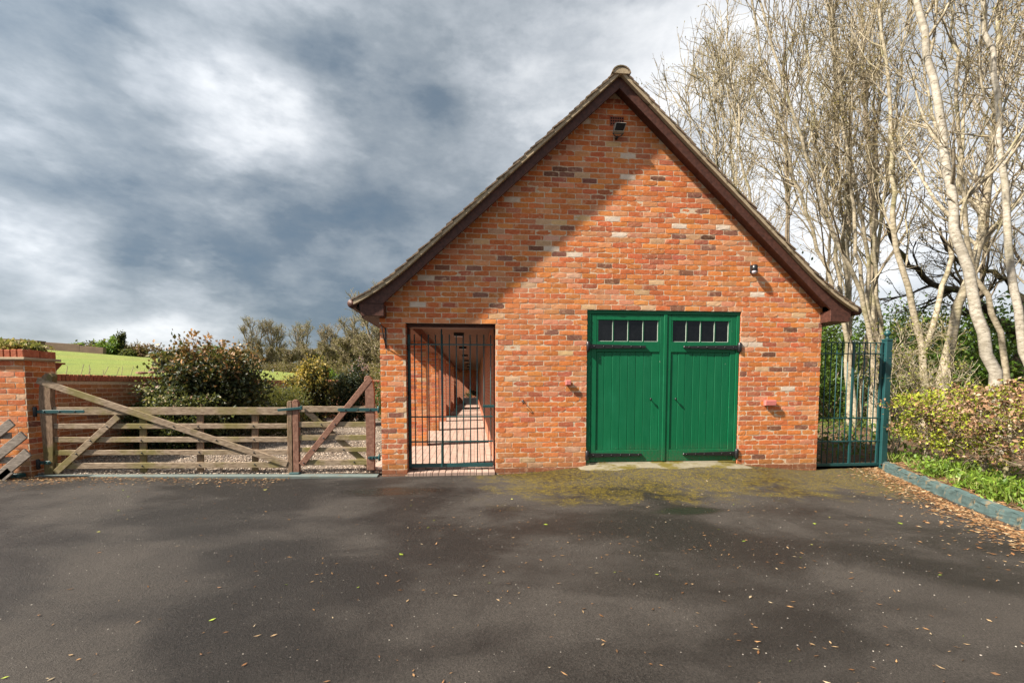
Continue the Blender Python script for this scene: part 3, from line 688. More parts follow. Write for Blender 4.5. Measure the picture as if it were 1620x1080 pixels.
hk = thing('wall_hook', (.713, 0, 1.04), 'dark iron hook in the brick wall between the passage and the doors', 'hook')
lathe('plate', [(.018, -.001), (.018, -.008)], (.713, 0, 1.045), 'black_iron', hk, 10, 'y')
tube('eye', [(.713, -.005, 1.045), (.713, -.035, 1.045), (.713, -.05, 1.03), (.713, -.045, 1.0), (.713, -.02, .995)], .006, 'black_iron', hk)
br = thing('basket_bracket', (-1.245, 0, 1.93), 'black iron hanging-basket bracket at the left corner of the garage', 'bracket')
box('back_bar', -1.257, -1.235, -.012, -.001, 1.80, 2.09, 'black_iron', br, .002)
tube('arm', [(-1.246, -.010, 2.075), (-1.252, -.12, 2.085), (-1.26, -.25, 2.09), (-1.265, -.28, 2.105), (-1.262, -.27, 2.125)], .008, 'black_iron', br)
tube('stay', [(-1.246, -.010, 1.82), (-1.25, -.10, 1.93), (-1.258, -.22, 2.08)], .007, 'black_iron', br)

# far end of the passage: black planter with a shrub
pl = thing('black_planter', (-.15, 23.4, .03), 'black trough planter with a dark shrub at the far end of the passage', 'planter')
box('trough', -.70, .26, 23.2, 23.7, .031, .48, 'dark_metal', pl, .02)

# ------------------------------------------------------------------ iron gates
def iron_gate(name, xs_, y, z0, z1, rails, thick, label, tall=None):
    gt = thing(name, (float(np.mean(xs_)), y, z0), label, 'gate')
    for i, x in enumerate(xs_):
        if i in thick: box('stile', x - .019, x + .019, y - .012, y + .012, z0, z1 + (tall or 0), 'teal_iron', gt, .003)
        else: tube('bar', [(x, y, z0 + .02), (x, y, z1)], .0085, 'teal_iron', gt, 8)
    for zz, hh in rails: box('rail', xs_[0] - .03, xs_[-1] + .03, y - .0135, y + .0135, zz - hh / 2, zz + hh / 2, 'teal_iron', gt, .002)
    return gt
cxs = [-.945] + [-.868 + .1017 * i for i in range(12)]
cg = iron_gate('iron_gate', cxs, .17, .045, 2.02, [(.085, .055), (.44, .020), (.81, .020), (1.875, .020)], (0,), 'tall teal iron bar gate closing the brick passage')
tube('meeting_bar', [(cxs[5] - .012, .16, .05), (cxs[5] - .012, .16, 2.1)], .011, 'teal_iron', cg)
box('drop_bolt', cxs[5] - .03, cxs[5] - .008, .135, .155, .06, .40, 'teal_iron', cg, .003)
box('latch', .13, .305, .145, .165, .945, .985, 'teal_iron', cg, .004)
for zz in (1.80, 1.13, .33): box('hinge', -.962, -.925, .13, .165, zz, zz + .06, 'black_iron', cg, .004)
gxs = [5.425 + .0945 * i for i in range(12)]
ig = iron_gate('iron_gate', gxs, .12, -.015, 1.955, [(.01, .045), (.385, .020), (.755, .020), (1.775, .016), (1.948, .014)], (6, 11), 'dark teal iron bar gate right of the garage in front of the wood')
pt = thing('gate_post', (6.555, .12, 0), 'square teal iron gate post with pointed finial beside the kerb', 'post')
box('shaft', 6.505, 6.605, .07, .17, -.05, 1.98, 'teal_paint', pt, .004)
box('cap', 6.50, 6.61, .065, .175, 1.981, 2.01, 'teal_paint', pt, .004)
lathe('finial', [(.022, 2.011), (.026, 2.03), (.014, 2.04), (.020, 2.05), (.046, 2.085), (.048, 2.10), (.030, 2.13), (.006, 2.155)], (6.555, .12, 0), 'teal_paint', pt)

# ------------------------------------------------------------------ timber gates
GY = .08
def rail_(gt, x0, z0, x1, z1, h, y=GY + .012, d=.028, nm='rail', mt='gate_wood'): return beam(nm, (x0, y, z0), (x1, y, z1), h, d, mt, gt, .004)
def bolt(gt, x, z, y): lathe('bolt', [(.011, 0), (.010, -.005), (.004, -.008)], (x, y, z), 'dark_metal', gt, 8, 'y')
def strap(gt, x0, x1, z, y, h=.044, nm='strap_hinge'):
    a, b_ = min(x0, x1), max(x0, x1)
    o = extrude(nm, [(a, z - h / 2), (b_ - .02, z - h / 2), (b_, z), (b_ - .02, z + h / 2), (a, z + h / 2)] if x1 > x0 else [(a, z), (a + .02, z - h / 2), (b_, z - h / 2), (b_, z + h / 2), (a + .02, z + h / 2)], y - .008, y, 'teal_paint', gt, .002)
    for q in range(3): bolt(o, a + (b_ - a) * (.2 + .3 * q), z, y - .008)
    return o
tg = thing('timber_gate', (-4.2, GY, 0), 'wide weathered five-bar timber gate with a long diagonal brace', 'gate')
# hanging stile with its swept head
hs_ = [(-5.888, .045), (-5.776, .045), (-5.752, .55), (-5.742, .90), (-5.762, 1.06), (-5.752, 1.22), (-5.715, 1.345), (-5.70, 1.40), (-5.73, 1.437), (-5.80, 1.44), (-5.85, 1.39), (-5.885, 1.27), (-5.905, 1.05), (-5.885, .60)]
extrude('stile', hs_, GY - .02, GY + .055, 'gate_wood_vertical', tg, .006)
for (zl, zr), h in zip(((.924, .910), (.716, .695), (.530, .504), (.350, .322), (.166, .136)), (.106, .072, .074, .070, .080)):
    rail_(tg, -5.748, zl, -2.664, zr, h)
for x in (-4.63, -3.87, -3.125):
    beam('upright', (x - .015, GY + .045, .05), (x + .01, GY + .045, .87), .088, .026, 'gate_wood_vertical', tg, .004)
    for zz in (.700, .512, .335, .152): bolt(tg, x, zz, GY - .003)
beam('brace', (-5.91, GY - .012, 1.345), (-2.668, GY - .012, .150), .088, .024, 'gate_wood', tg, .005)
beam('brace', (-4.905, GY - .012, .845), (-5.745, GY - .012, .075), .085, .024, 'gate_wood', tg, .005)
for x, z in ((-5.05, .71), (-5.27, .515), (-5.46, .335), (-4.18, .705), (-3.62, .505), (-3.12, .325)): bolt(tg, x, z, GY - .025)
extrude('meeting_stile', [(-2.668, .02), (-2.600, .02), (-2.585, 1.02), (-2.598, 1.055), (-2.635, 1.058), (-2.652, 1.03)], GY - .016, GY + .05, 'gate_wood_vertical', tg, .006)
strap(tg, -5.96, -5.315, .918, GY - .022)
strap(tg, -5.96, -5.78, .22, GY - .022)
for zz in (.918, .20): lathe('pintle', [(.012, -.07), (.022, -.06), (.022, .06), (.012, .07)], (-5.945, GY - .03, zz), 'dark_metal', tg, 10)

sg = thing('timber_gate', (-2.0, GY, 0), 'narrow timber wicket gate with crossed braces against the garage corner', 'gate')
for z, h in ((.934, .085), (.713, .078), (.522, .074), (.348, .066), (.163, .078)): rail_(sg, -2.50, z + .003, -1.553, z - .003, h)
extrude('stile', [(-1.558, .045), (-1.450, .045), (-1.436, .9), (-1.438, 1.17), (-1.452, 1.30), (-1.475, 1.385), (-1.50, 1.412), (-1.545, 1.412), (-1.57, 1.39), (-1.573, 1.34), (-1.556, 1.29), (-1.562, .85)], GY - .02, GY + .055, 'brown_wood', sg, .006)
beam('brace', (-1.485, GY - .012, 1.375), (-2.478, GY - .012, .135), .082, .024, 'brown_wood', sg, .005)
beam('brace', (-2.40, GY + .042, .90), (-1.545, GY + .042, .105), .082, .024, 'gate_wood', sg, .005)
for x, z in ((-1.99, .715), (-2.155, .52), (-2.295, .348), (-2.44, .165)): bolt(sg, x, z, GY - .025); bolt(sg, -x - 4.18, z, GY - .003)
extrude('meeting_stile', [(-2.588, .02), (-2.508, .02), (-2.496, 1.03), (-2.515, 1.068), (-2.55, 1.075), (-2.578, 1.05)], GY - .016, GY + .05, 'brown_wood', sg, .006)
strap(sg, -1.38, -1.955, .926, GY - .022, .046); strap(sg, -1.385, -1.545, .228, GY - .022, .044)
for zz in (.926, .228): lathe('pintle', [(.010, -.05), (.018, -.045), (.018, .045), (.010, .05)], (-1.375, GY - .022, zz), 'teal_paint', sg, 10)
lt = thing('gate_latch', (-2.6, GY, .94), 'teal sliding latch joining the two timber gates', 'latch')
beam('bar', (-2.775, GY - .03, .925), (-2.445, GY - .03, .955), .036, .014, 'teal_paint', lt, .003)
box('keeper', -2.462, -2.435, GY - .045, GY - .015, .93, .985, 'teal_paint', lt, .004)
gs = thing('gate_stop', (-2.56, GY, 0), 'teal floor stop at the foot where the two timber gates meet', 'gate stop')
box('cup', -2.635, -2.495, GY - .06, GY + .03, -.02, .034, 'teal_paint', gs, .008)
th_ = tag(hexa('gate_threshold', [(-5.94, -.03, -.06), (-1.38, -.075, -.12), (-1.38, .055, -.12), (-5.94, .06, -.06), (-5.94, -.03, .052), (-1.38, -.075, -.016), (-1.38, .055, -.008), (-5.94, .06, .058)], 'threshold', None, .006), 'pale teal-stained concrete strip under the timber gates', 'threshold')

# ------------------------------------------------------------------ left brick pier and garden walls
pr = thing('brick_pier', (-6.22, .2, 0), 'square red brick gate pier with brick-on-edge cap at the left edge', 'pier')
px0, px1, py0, py1 = -6.46, -5.995, 0.0, .46
box('core', px0 + .0035, px1 - .0035, py0 + .0035, py1 - .0035, -.1, 1.64, 'mortar', pr, 0)
DULL = .62
def face_bricks(u0, u1, z0, rows, M, gain=1.0, hgt=.075, single=300, parent=None, dirt=None):
    sp_ = []
    for k in range(rows):
        off = .1125 if k % 2 else 0.0; x = u0 - off
        while x < u1 - .02:
            a0, a1 = max(x, u0), min(x + .225, u1)
            if a1 - a0 > .03:
                cl = pick_col() * gain
                if dirt is not None: cl = cl * (1 - dirt) + np.array((.16, .09, .05)) * dirt
                V, F, cc = brick_arrays((a0 + a1) / 2, z0 + hgt * (k + .5), a1 - a0 - .010, hgt - .011, cl, 0, .012, 1.2); sp_.append((V, F, cc, (a1 - a0)))
            x += .225
    place_bricks(parent, sp_, single, M)
rows = 22
face_bricks(px0, px1, -.04, rows, Matrix.Translation((0, py0, 0)), .9, parent=pr)
Mr = Matrix.Translation((px1, 0, 0)) @ Matrix.Rotation(R(90), 4, 'Z')       # face looking +x
face_bricks(py0 + .002, py1 - .002, -.04, rows, Mr, .8, parent=pr)
Ml = Matrix.Translation((px0, 0, 0)) @ Matrix.Rotation(R(-90), 4, 'Z')
face_bricks(-py1 + .002, -py0 - .002, -.04, rows, Ml, .9, parent=pr)
box('string_course', px0 - .045, px1 + .045, py0 - .045, py1 + .045, 1.612, 1.648, 'verge_mortar', pr, .008)
def cap_brick(x0, x1, y0, y1, z0, z1, parent):
    b_ = box('cap_brick', x0, x1, y0, y1, z0, z1, None, parent, .006); me = b_.data
    if not me.materials: me.materials.append(MATS['brick'])
    a_ = me.color_attributes.new('Col', 'FLOAT_COLOR', 'POINT'); cl = np.array((.34, .085, .045)) * rng.uniform(.7, 1.15)
    a_.data.foreach_set('color', np.tile(np.r_[cl, 1], len(me.vertices)).astype(np.float32)); return b_
for i in range(6):
    x0 = px0 - .012 + i * .0815
    for y0 in (py0 - .012, py0 + .232): cap_brick(x0, x0 + .073, y0, y0 + .236, 1.649, 1.752 + random.uniform(-.004, .004), pr)

gw = thing('garden_wall', (-6.62, 5.5, 0), 'long red brick garden wall with brick-on-edge coping behind the timber gates', 'garden wall')
WX, WT = -6.52, 1.452
box('core', WX - .21, WX - .004, .47, 11.3, -.1, WT - .105, 'mortar', gw, 0)
Mw = Matrix.Translation((WX, 0, 0)) @ Matrix.Rotation(R(90), 4, 'Z')
face_bricks(.475, 6.2, -.05, 18, Mw, .72, parent=gw, dirt=.35)
box('far_face', WX - .0038, WX - .001, 6.21, 11.3, -.1, WT - .105, 'brick_y', gw, 0)
for i in range(70): cap_brick(WX - .235, WX + .016, .475 + i * .075, .475 + i * .075 + .066, WT - .103, WT + random.uniform(-.005, .004), gw)
box('coping', WX - .235, WX + .015, 5.73, 11.3, WT - .103, WT, 'brick_y', gw, .005)
cw = thing('garden_wall', (-4.2, 11.5, 0), 'far cross wall of red brick at the back of the gravel yard', 'garden wall')
box('face', WX - .2, XL - .62, 11.36, 11.6, -.1, 1.42, 'brick_x', cw, .004)
box('coping', WX - .22, XL - .61, 11.33, 11.63, 1.421, 1.50, 'brick_x', cw, .006)

lw = thing('garden_wall', (-11, .3, 0), 'red brick garden wall left of the pier just outside the picture', 'garden wall')
box('face', -22, -6.475, .22, .44, -.1, 1.40, 'brick_x', lw, .004); box('coping', -22, -6.475, .20, .46, 1.401, 1.48, 'brick_x', lw, .006)
# painted kerbs
def rough_hexa(name, pts, material):
    bm = bmesh.new(); vs = [bm.verts.new(p) for p in pts]
    for f in BOXF: bm.faces.new([vs[i] for i in f])
    bmesh.ops.bevel(bm, geom=bm.edges[:], offset=.016, segments=2, affect='EDGES', clamp_overlap=True)
    bmesh.ops.subdivide_edges(bm, edges=[e for e in bm.edges if e.calc_length() > .12], cuts=7, use_grid_fill=True)
    for v_ in bm.verts: v_.co += Vector(rng.normal(0, .0032, 3)) + Vector((0, 0, -.012 if rng.random() < .06 else 0))
    return put(name, bmesh_me(name, bm), material)
def kerb_stone(p, q, label, sh=.0, w_=.105, zt=.072, group='painted kerb stones along the right edge'):
    p, q = np.array(p, float), np.array(q, float); d = (q - p) / np.linalg.norm(q - p); nrm = np.array([-d[1], d[0]])
    if nrm[0] < 0: nrm = -nrm
    a, b_ = p + d * .006, q - d * .006; zp, zq = float(gz(*p)), float(gz(*q))
    ba = [a - nrm * .01, b_ - nrm * .01, b_ + nrm * w_, a + nrm * w_]; ta = [a + nrm * .018, b_ + nrm * .018, b_ + nrm * w_, a + nrm * w_]
    o = rough_hexa('kerb_stone', [(*ba[0], -.15), (*ba[1], -.15), (*ba[2], -.15), (*ba[3], -.15), (*ta[0], zt + sh), (*ta[1], zt + sh - .006), (*ta[2], zt + sh), (*ta[3], zt + sh + .004)], 'kerb_paint')
    return tag(o, label, 'kerb', group)
KL = ['teal kerb stone at the foot of the iron gate post', 'teal kerb stone second from the gate post', 'teal kerb stone below the left end of the hedge', 'worn teal kerb stone below the hedge trunk', 'chipped teal kerb stone nearest the right edge of the picture']
cum = np.concatenate([[0], np.cumsum(np.hypot(*np.diff(KERB, axis=0).T))])
along = lambda s_: np.array([np.interp(s_, cum, KERB[:, 0]), np.interp(s_, cum, KERB[:, 1])])
kpos = [.22, .80, 1.42, 2.10, 2.70, 3.35]
for i in range(5): kerb_stone(along(kpos[i]), along(kpos[i + 1]), KL[i], random.uniform(-.012, .01))
kerb_stone(along(3.35), along(4.25), 'teal kerb stone just beyond the right edge of the picture')
tag(hexa('kerb_stone', [(-7.6, -.13, -.1), (-6.03, -.13, -.1), (-6.03, -.01, -.1), (-7.6, -.01, -.1), (-7.6, -.12, .105), (-6.05, -.12, .10), (-6.04, -.01, .10), (-7.6, -.01, .105)], 'teal_paint', None, .015), 'dark teal kerb at the foot of the left brick pier', 'kerb')

# slanted boards of a slatted timber barrier in front of the left pier
sb = thing('timber_barrier', (-6.3, -.2, 0), 'weathered grey timber barrier of slanted boards in front of the left pier', 'barrier')
for (xe, ze), wd in (((-5.835, .635), .112), ((-5.800, .405), .120), ((-5.97, .80), .11), ((-6.02, .17), .10)):
    beam('slat', (xe - .80, -.235, ze - .66), (xe, -.235, ze), wd, .026, 'grey_wood', sb, .004) if ze > .5 else beam('slat', (xe - (ze + .0) / .85, -.235, .0), (xe, -.235, ze), wd, .026, 'grey_wood', sb, .004)
for z in (.30, .62): beam('rail', (-6.75, -.205, z), (-6.02, -.205, z), .085, .028, 'grey_wood', sb, .004)
beam('post', (-6.62, -.20, -.02), (-6.62, -.20, .95), .09, .07, 'grey_wood', sb, .004)
# terracotta planter on the wall end
tp = thing('terracotta_planter', (-6.6, .95, WT), 'terracotta trough planter on the garden wall behind the left pier', 'planter')
hexa('trough', [(-6.70, .60, WT + .002), (-6.50, .60, WT + .002), (-6.50, 1.02, WT + .002), (-6.70, 1.02, WT + .002), (-6.73, .54, WT + .15), (-6.47, .54, WT + .15), (-6.47, 1.14, WT + .15), (-6.73, 1.14, WT + .15)], 'terracotta', tp, .008)
box('rim', -6.75, -6.45, .52, 1.17, WT + .151, WT + .178, 'terracotta', tp, .006)

# ------------------------------------------------------------------ plants: helpers
def leaf_quads(Pn, size, up=.3, aspect=.55, fold=.25):
    n = len(Pn); d = rng.normal(size=(n, 3)); d[:, 2] += up; d /= np.linalg.norm(d, axis=1, keepdims=True)
    a = np.cross(d, rng.normal(size=(n, 3))); a /= np.linalg.norm(a, axis=1, keepdims=True) + 1e-9; nn = np.cross(d, a)
    L = (size * rng.uniform(.6, 1.35, n))[:, None]
    V = np.stack([Pn, Pn + d * L * .5 + a * L * aspect * .5 + nn * L * fold * .3, Pn + d * L, Pn + d * L * .5 - a * L * aspect * .5 + nn * L * fold * .3], 1)
    return V.reshape(-1, 3), np.arange(n * 4).reshape(-1, 4)
def clump_points(n, centre, radii, clumps=60, spread=.20, shell=.55, zmin=None, flat=1.0):
    c0 = rng.normal(size=(clumps, 3)); c0 /= np.linalg.norm(c0, axis=1, keepdims=True); c0 *= (shell + (1 - shell) * rng.random((clumps, 1))) * rng.uniform(.82, 1.12, (clumps, 1))
    idx = rng.integers(0, clumps, n); p = c0[idx] + rng.normal(size=(n, 3)) * spread * rng.uniform(.5, 1.3, (clumps, 1))[idx]
    p = p * np.array(radii) + np.array(centre)
    if zmin is not None: p = p[p[:, 2] > zmin]
    return p, idx[:len(p)] if zmin is None else None
def mixcol(n, pal, wts):
    pal = np.array(pal); i = rng.choice(len(pal), n, p=np.array(wts) / sum(wts)); return pal[i] * rng.uniform(.65, 1.35, (n, 1))
def shrub(name, base, centre, radii, n, size, colf, label, cat='shrub', group=None, clumps=60, spread=.2, shell=.5, lm='leaf', up=.3, aspect=.55, stems=7, zmin=.03, bark_m='brown_bark'):
    t_ = thing(name, base, label, cat, group)
    p, _ = clump_points(n, centre, radii, clumps, spread, shell, zmin)
    V, F = leaf_quads(p, size, up, aspect); hrel = (p[:, 2] - (centre[2] - radii[2])) / (2 * radii[2])
    cc = np.repeat(colf(len(p), hrel, p), 4, 0)
    put('foliage', arrays('foliage', V, F, cc), lm, t_)
    if stems:
        tips = np.array(centre) + rng.normal(size=(stems, 3)) * np.array(radii) * .45; tips[:, 2] = np.maximum(tips[:, 2], base[2] + .15)
        s_ = np.linspace(0, 1, 6)[None, :, None]; b0 = np.array(base)[None, None] + rng.normal(size=(stems, 1, 3)) * np.array([.06, .06, 0])
        Pp = b0 * (1 - s_) + tips[:, None] * s_ + rng.normal(size=(stems, 6, 3)) * .03 * radii[0] * s_
        put('stem', tubes_mesh('stem', [(Pp, np.linspace(.022, .006, 6)[None] * np.ones((stems, 1)) * max(1, radii[2]), 5)]), bark_m, t_)
    return t_
def resample(pts, n):
    pts = np.array(pts, float); d = np.concatenate([[0], np.cumsum(np.linalg.norm(np.diff(pts, axis=0), axis=1))]); u = np.linspace(0, d[-1], n)
    tan = np.gradient(pts, d, axis=0); out_ = np.zeros((n, 3))
    for i, x in enumerate(u):
        k = min(np.searchsorted(d, x, 'right') - 1, len(pts) - 2); h = d[k + 1] - d[k]; s_ = (x - d[k]) / h
        out_[i] = (2 * s_**3 - 3 * s_**2 + 1) * pts[k] + (s_**3 - 2 * s_**2 + s_) * h * tan[k] + (-2 * s_**3 + 3 * s_**2) * pts[k + 1] + (s_**3 - s_**2) * h * tan[k + 1]
    return out_
def grow(P, Rd, m, t0, t1, ang, L, n2, up, rmin, rfac=.55, wob=.12, droop=0.0):
    B, n, _ = P.shape
    t_ = rng.uniform(t0, t1, (B, m)); f = t_ * (n - 1); i = np.minimum(f.astype(int), n - 2); fr = (f - i)[..., None]; bi = np.arange(B)[:, None]
    p = P[bi, i] * (1 - fr) + P[bi, i + 1] * fr; r0 = (Rd[bi, i] * (1 - fr[..., 0]) + Rd[bi, i + 1] * fr[..., 0]) * rfac
    T = P[bi, i + 1] - P[bi, i]; T /= np.linalg.norm(T, axis=2, keepdims=True) + 1e-9
    q = rng.normal(size=T.shape); q -= (q * T).sum(2, keepdims=True) * T; q /= np.linalg.norm(q, axis=2, keepdims=True) + 1e-9
    a = np.radians(rng.normal(ang, ang * .28, (B, m, 1))); d = np.cos(a) * T + np.sin(a) * q
    ln = L * rng.uniform(.55, 1.25, (B, m)) * (1 - .45 * t_); step = (ln / (n2 - 1))[..., None]
    out_ = [p]
    for k in range(n2 - 1):
        d = d + rng.normal(size=d.shape) * wob; d[..., 2] += up; d /= np.linalg.norm(d, axis=2, keepdims=True); out_.append(out_[-1] + d * step)
    Pn = np.stack(out_, 2).reshape(B * m, n2, 3); r0 = np.maximum(r0, rmin).reshape(-1, 1)
    Rn = np.maximum(r0 * np.linspace(1, .32, n2)[None], rmin * .6)
    return Pn, Rn
TR = .82
def tree(name, stems, radii, label, group=None, trunk_m='pale_bark', twig_m='twig_bark', dens=(12, 6, 5, 3), lens=(2.4, 1.1, .55, .3), angs=(38, 38, 42, 45), rmin=(.012, .007, .0045, .0038), up=.10, t0=.22, buds=.8, bud_pal=None, bud_size=.045, cat='tree', base=None, wob=.02, budn=1):
    base = base or tuple(stems[0][0])
    tr = thing(name, base, label, cat, group)
    G, L1P, L1R = [], [], []
    allP, allR = [], []
    for st, (ra, rb) in zip(stems, radii):
        n = 26; Pt = resample(st, n); w_ = rng.normal(size=(n, 3)) * wob; w_[0] = 0; Pt = Pt + w_
        ra = ra * TR; rr = ra + (rb - ra) * np.linspace(0, 1, n) ** .8; rr[0] *= 1.0 + (.35 if st is stems[0] else 0)
        allP.append(Pt); allR.append(rr)
    P0 = np.stack(allP); R0 = np.stack(allR)
    for i in range(len(P0)): put('trunk', tubes_mesh('trunk', [(P0[i:i + 1], R0[i:i + 1], 10)]), trunk_m, tr)
    P1, R1 = grow(P0, R0, dens[0], t0, .99, angs[0], lens[0], 9, up, rmin[0], .5, .10)
    P2, R2 = grow(P1, R1, dens[1], .2, .98, angs[1], lens[1], 6, up * .8, rmin[1], .55, .14)
    P3, R3 = grow(P2, R2, dens[2], .15, 1, angs[2], lens[2], 4, up * .6, rmin[2], .6, .16)
    g3 = [(P3, R3, 3)]; tips = P3
    if dens[3]:
        P4, R4 = grow(P3, R3, dens[3], .2, 1, angs[3], lens[3], 3, up * .5, rmin[3], .7, .15); g3.append((P4, R4, 3)); tips = P4
    put('branch', tubes_mesh('branch', [(P1, R1, 6), (P2, R2, 4)]), trunk_m if trunk_m != 'birch_bark' else 'pale_bark', tr)
    put('twig', tubes_mesh('twig', g3), twig_m, tr)
    if buds:
        pts = np.concatenate([tips[:, -1], tips[:, -2]]); pts = pts[rng.random(len(pts)) < buds]
        if budn > 1: pts = np.repeat(pts, budn, 0) + rng.normal(size=(len(pts) * budn, 3)) * .06
        V, F = leaf_quads(pts, bud_size, 0, .5); pal = bud_pal or [(.20, .14, .06), (.26, .22, .05), (.15, .085, .06)]
        put('bud', arrays('bud', V, F, np.repeat(mixcol(len(pts), pal, [1] * len(pal)), 4, 0)), 'leaf', tr)
    return tr

# ------------------------------------------------------------------ garden shrubs on the left
def col_bush(n, h, p):
    dark = mixcol(n, [(.020, .032, .010), (.032, .045, .014), (.045, .050, .020), (.07, .065, .03)], [4, 4, 2, 1]); br = mixcol(n, [(.34, .17, .055), (.42, .27, .12), (.24, .13, .05), (.14, .11, .03), (.5, .36, .2)], [3, 1.2, 3, 4, .3])
    f = (rng.random(n) < np.clip((h - .60) * 2.0, .025, .8))[:, None]; return np.where(f, br, dark)
shrub('evergreen_shrub', (-5.5, 3.4, .03), (-5.5, 3.4, 1.12), (1.02, .95, 1.02), 27000, .088, col_bush, 'large dark evergreen shrub with bronze dead top behind the wide gate', clumps=190, spread=.17, shell=.30, lm='glossy_leaf')
# upright bronze shoots
sh_p = np.concatenate([np.array([-5.55 + dx, 3.2 + dy, 0]) + np.c_[rng.normal(0, .035, 90), rng.normal(0, .035, 90), rng.uniform(1.75, zt, 90)] for dx, dy, zt in ((-.12, 0, 2.38), (.08, .1, 2.30), (.30, .2, 2.22), (-.35, .1, 2.02))])
V, F = leaf_quads(sh_p, .09, .5, .5); par = bpy.data.objects['evergreen_shrub']
put('shoots', arrays('shoots', V, F, np.repeat(mixcol(len(sh_p), [(.42, .22, .09), (.50, .31, .17), (.3, .17, .07)], [2, 1, 1]), 4, 0)), 'dry_leaf', par)
def col_flower(n, h, p):
    g = mixcol(n, [(.045, .065, .018), (.07, .09, .028), (.03, .045, .014)], [3, 2, 2]); fl_ = mixcol(n, [(.42, .36, .22), (.5, .30, .22), (.3, .3, .12)], [2, 1, 2])
    return np.where((rng.random(n) < np.clip((h - .5) * .6, .02, .35))[:, None], fl_, g)
shrub('laurustinus_shrub', (-5.65, 2.35, .03), (-5.65, 2.4, .62), (.80, .55, .64), 10000, .066, col_flower, 'low green shrub with pale flower heads left of the large shrub', clumps=90, spread=.14, shell=.4)
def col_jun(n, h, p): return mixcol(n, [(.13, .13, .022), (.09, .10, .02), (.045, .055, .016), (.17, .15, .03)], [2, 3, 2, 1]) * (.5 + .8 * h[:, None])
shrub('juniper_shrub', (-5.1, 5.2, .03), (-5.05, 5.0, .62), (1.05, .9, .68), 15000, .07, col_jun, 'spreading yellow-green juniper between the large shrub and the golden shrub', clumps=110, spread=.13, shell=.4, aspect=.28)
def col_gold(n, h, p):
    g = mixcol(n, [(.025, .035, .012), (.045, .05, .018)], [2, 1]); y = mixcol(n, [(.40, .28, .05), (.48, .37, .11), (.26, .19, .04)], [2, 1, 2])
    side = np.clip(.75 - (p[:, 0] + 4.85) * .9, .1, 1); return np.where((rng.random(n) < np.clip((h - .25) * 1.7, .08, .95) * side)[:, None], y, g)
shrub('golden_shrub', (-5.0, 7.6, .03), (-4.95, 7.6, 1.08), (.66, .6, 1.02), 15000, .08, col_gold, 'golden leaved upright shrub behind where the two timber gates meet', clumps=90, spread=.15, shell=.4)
def col_holly(n, h, p): return mixcol(n, [(.016, .028, .012), (.03, .045, .018), (.10, .11, .07), (.12, .10, .04)], [5, 4, 1, 1])
shrub('holly_shrub', (-4.05, 8.4, .03), (-4.0, 8.4, 1.0), (.62, .5, .98), 13000, .08, col_holly, 'dark glossy holly-like shrub left of the garage corner', clumps=80, spread=.15, shell=.4, lm='glossy_leaf')
def col_green(n, h, p): return mixcol(n, [(.10, .20, .02), (.16, .27, .03), (.06, .12, .02)], [2, 2, 1])
shrub('euphorbia_clump', (-6.2, 12.6, 1.2), (-6.2, 12.6, 1.62), (.50, .5, .34), 3500, .10, col_green, 'vivid green leafy clump above the far garden wall', 'plant', clumps=40, spread=.2)
def col_mid(n, h, p): return mixcol(n, [(.055, .095, .018), (.085, .14, .025), (.03, .055, .014), (.12, .15, .03)], [3, 3, 2, 1])
shrub('green_tree_shrub', (-3.4, 17.5, 1.3), (-3.2, 17.5, 2.3), (1.3, 1.2, 1.5), 9000, .13, col_mid, 'leafy green shrub beside the garage corner beyond the far wall', clumps=90, spread=.18)
def col_pink(n, h, p): return mixcol(n, [(.46, .25, .30), (.5, .32, .36), (.2, .16, .08)], [2, 2, 2])
shrub('blossom_shrub', (-5.0, 14.0, 1.25), (-5.0, 14.0, 1.95), (.32, .3, .62), 1500, .07, col_pink, 'thin pink blossoming shrub behind the golden shrub', clumps=30, spread=.2)
def col_straw(n, h, p): return mixcol(n, [(.26, .19, .10), (.17, .14, .05), (.10, .11, .03), (.3, .15, .08)], [2, 2, 2, 1])
for i, (x, y, rx, rz, nn_) in enumerate(((-6.9, 13.2, .7, .35, 'buff dry border plants left of the vivid green clump'), (-4.4, 12.5, .9, .45, 'buff dry border plants right of the vivid green clump'))):
    shrub('border_plant', (x, y, 1.2), (x, y, 1.38), (rx, .5, rz), 2200, .08, col_straw, nn_, 'plant', clumps=40, stems=0)
shrub('bay_shrub', (-3.0, 9.6, .03), (-3.0, 9.6, .72), (.6, .5, .72), 7000, .07, col_mid, 'low green shrub at the back of the yard by the garage corner', clumps=70, spread=.17, shell=.35)
shrub('privet_shrub', (-5.6, 6.4, .03), (-5.55, 6.4, .66), (.7, .7, .66), 8000, .07, col_holly, 'low dark shrub between the juniper and the golden shrub', clumps=70, spread=.17, shell=.35)
# sedum-like heads and stalks on the garden wall, moss plants on the pier
sd = thing('sedum_plant', (-6.85, 3.4, 1.25), 'rusty flat flower heads on stalks above the garden wall beside the large shrub', 'plant')
for i in range(7):
    x, y, z = -6.78 + random.uniform(-.06, .1), 3.15 + i * .17, 1.50 + random.uniform(.0, .12)
    tube('stalk', [(x, y, 1.2), (x + .01, y, z)], .006, 'brown_bark', sd, 5)
    lathe('flower_head', [(.02, z - .01), (.085, z + .005), (.07, z + .03), (.02, z + .04)], (x, y, 0), 'brown_wood', sd, 9, smooth=False)
stt = thing('seed_stalks', (-6.85, 1.9, 1.25), 'thin dry seed stalks leaning above the garden wall', 'plant')
for i in range(11):
    x, y = -6.80 + random.uniform(-.1, .08), 1.25 + i * .16 + random.uniform(-.05, .05); dx = random.uniform(-.12, .12)
    tube('stalk', [(x, y, 1.2), (x + dx * .5, y + dx * .4, 1.42), (x + dx, y + dx, 1.5 + random.uniform(.02, .17))], .0045, 'brown_bark', stt, 5)
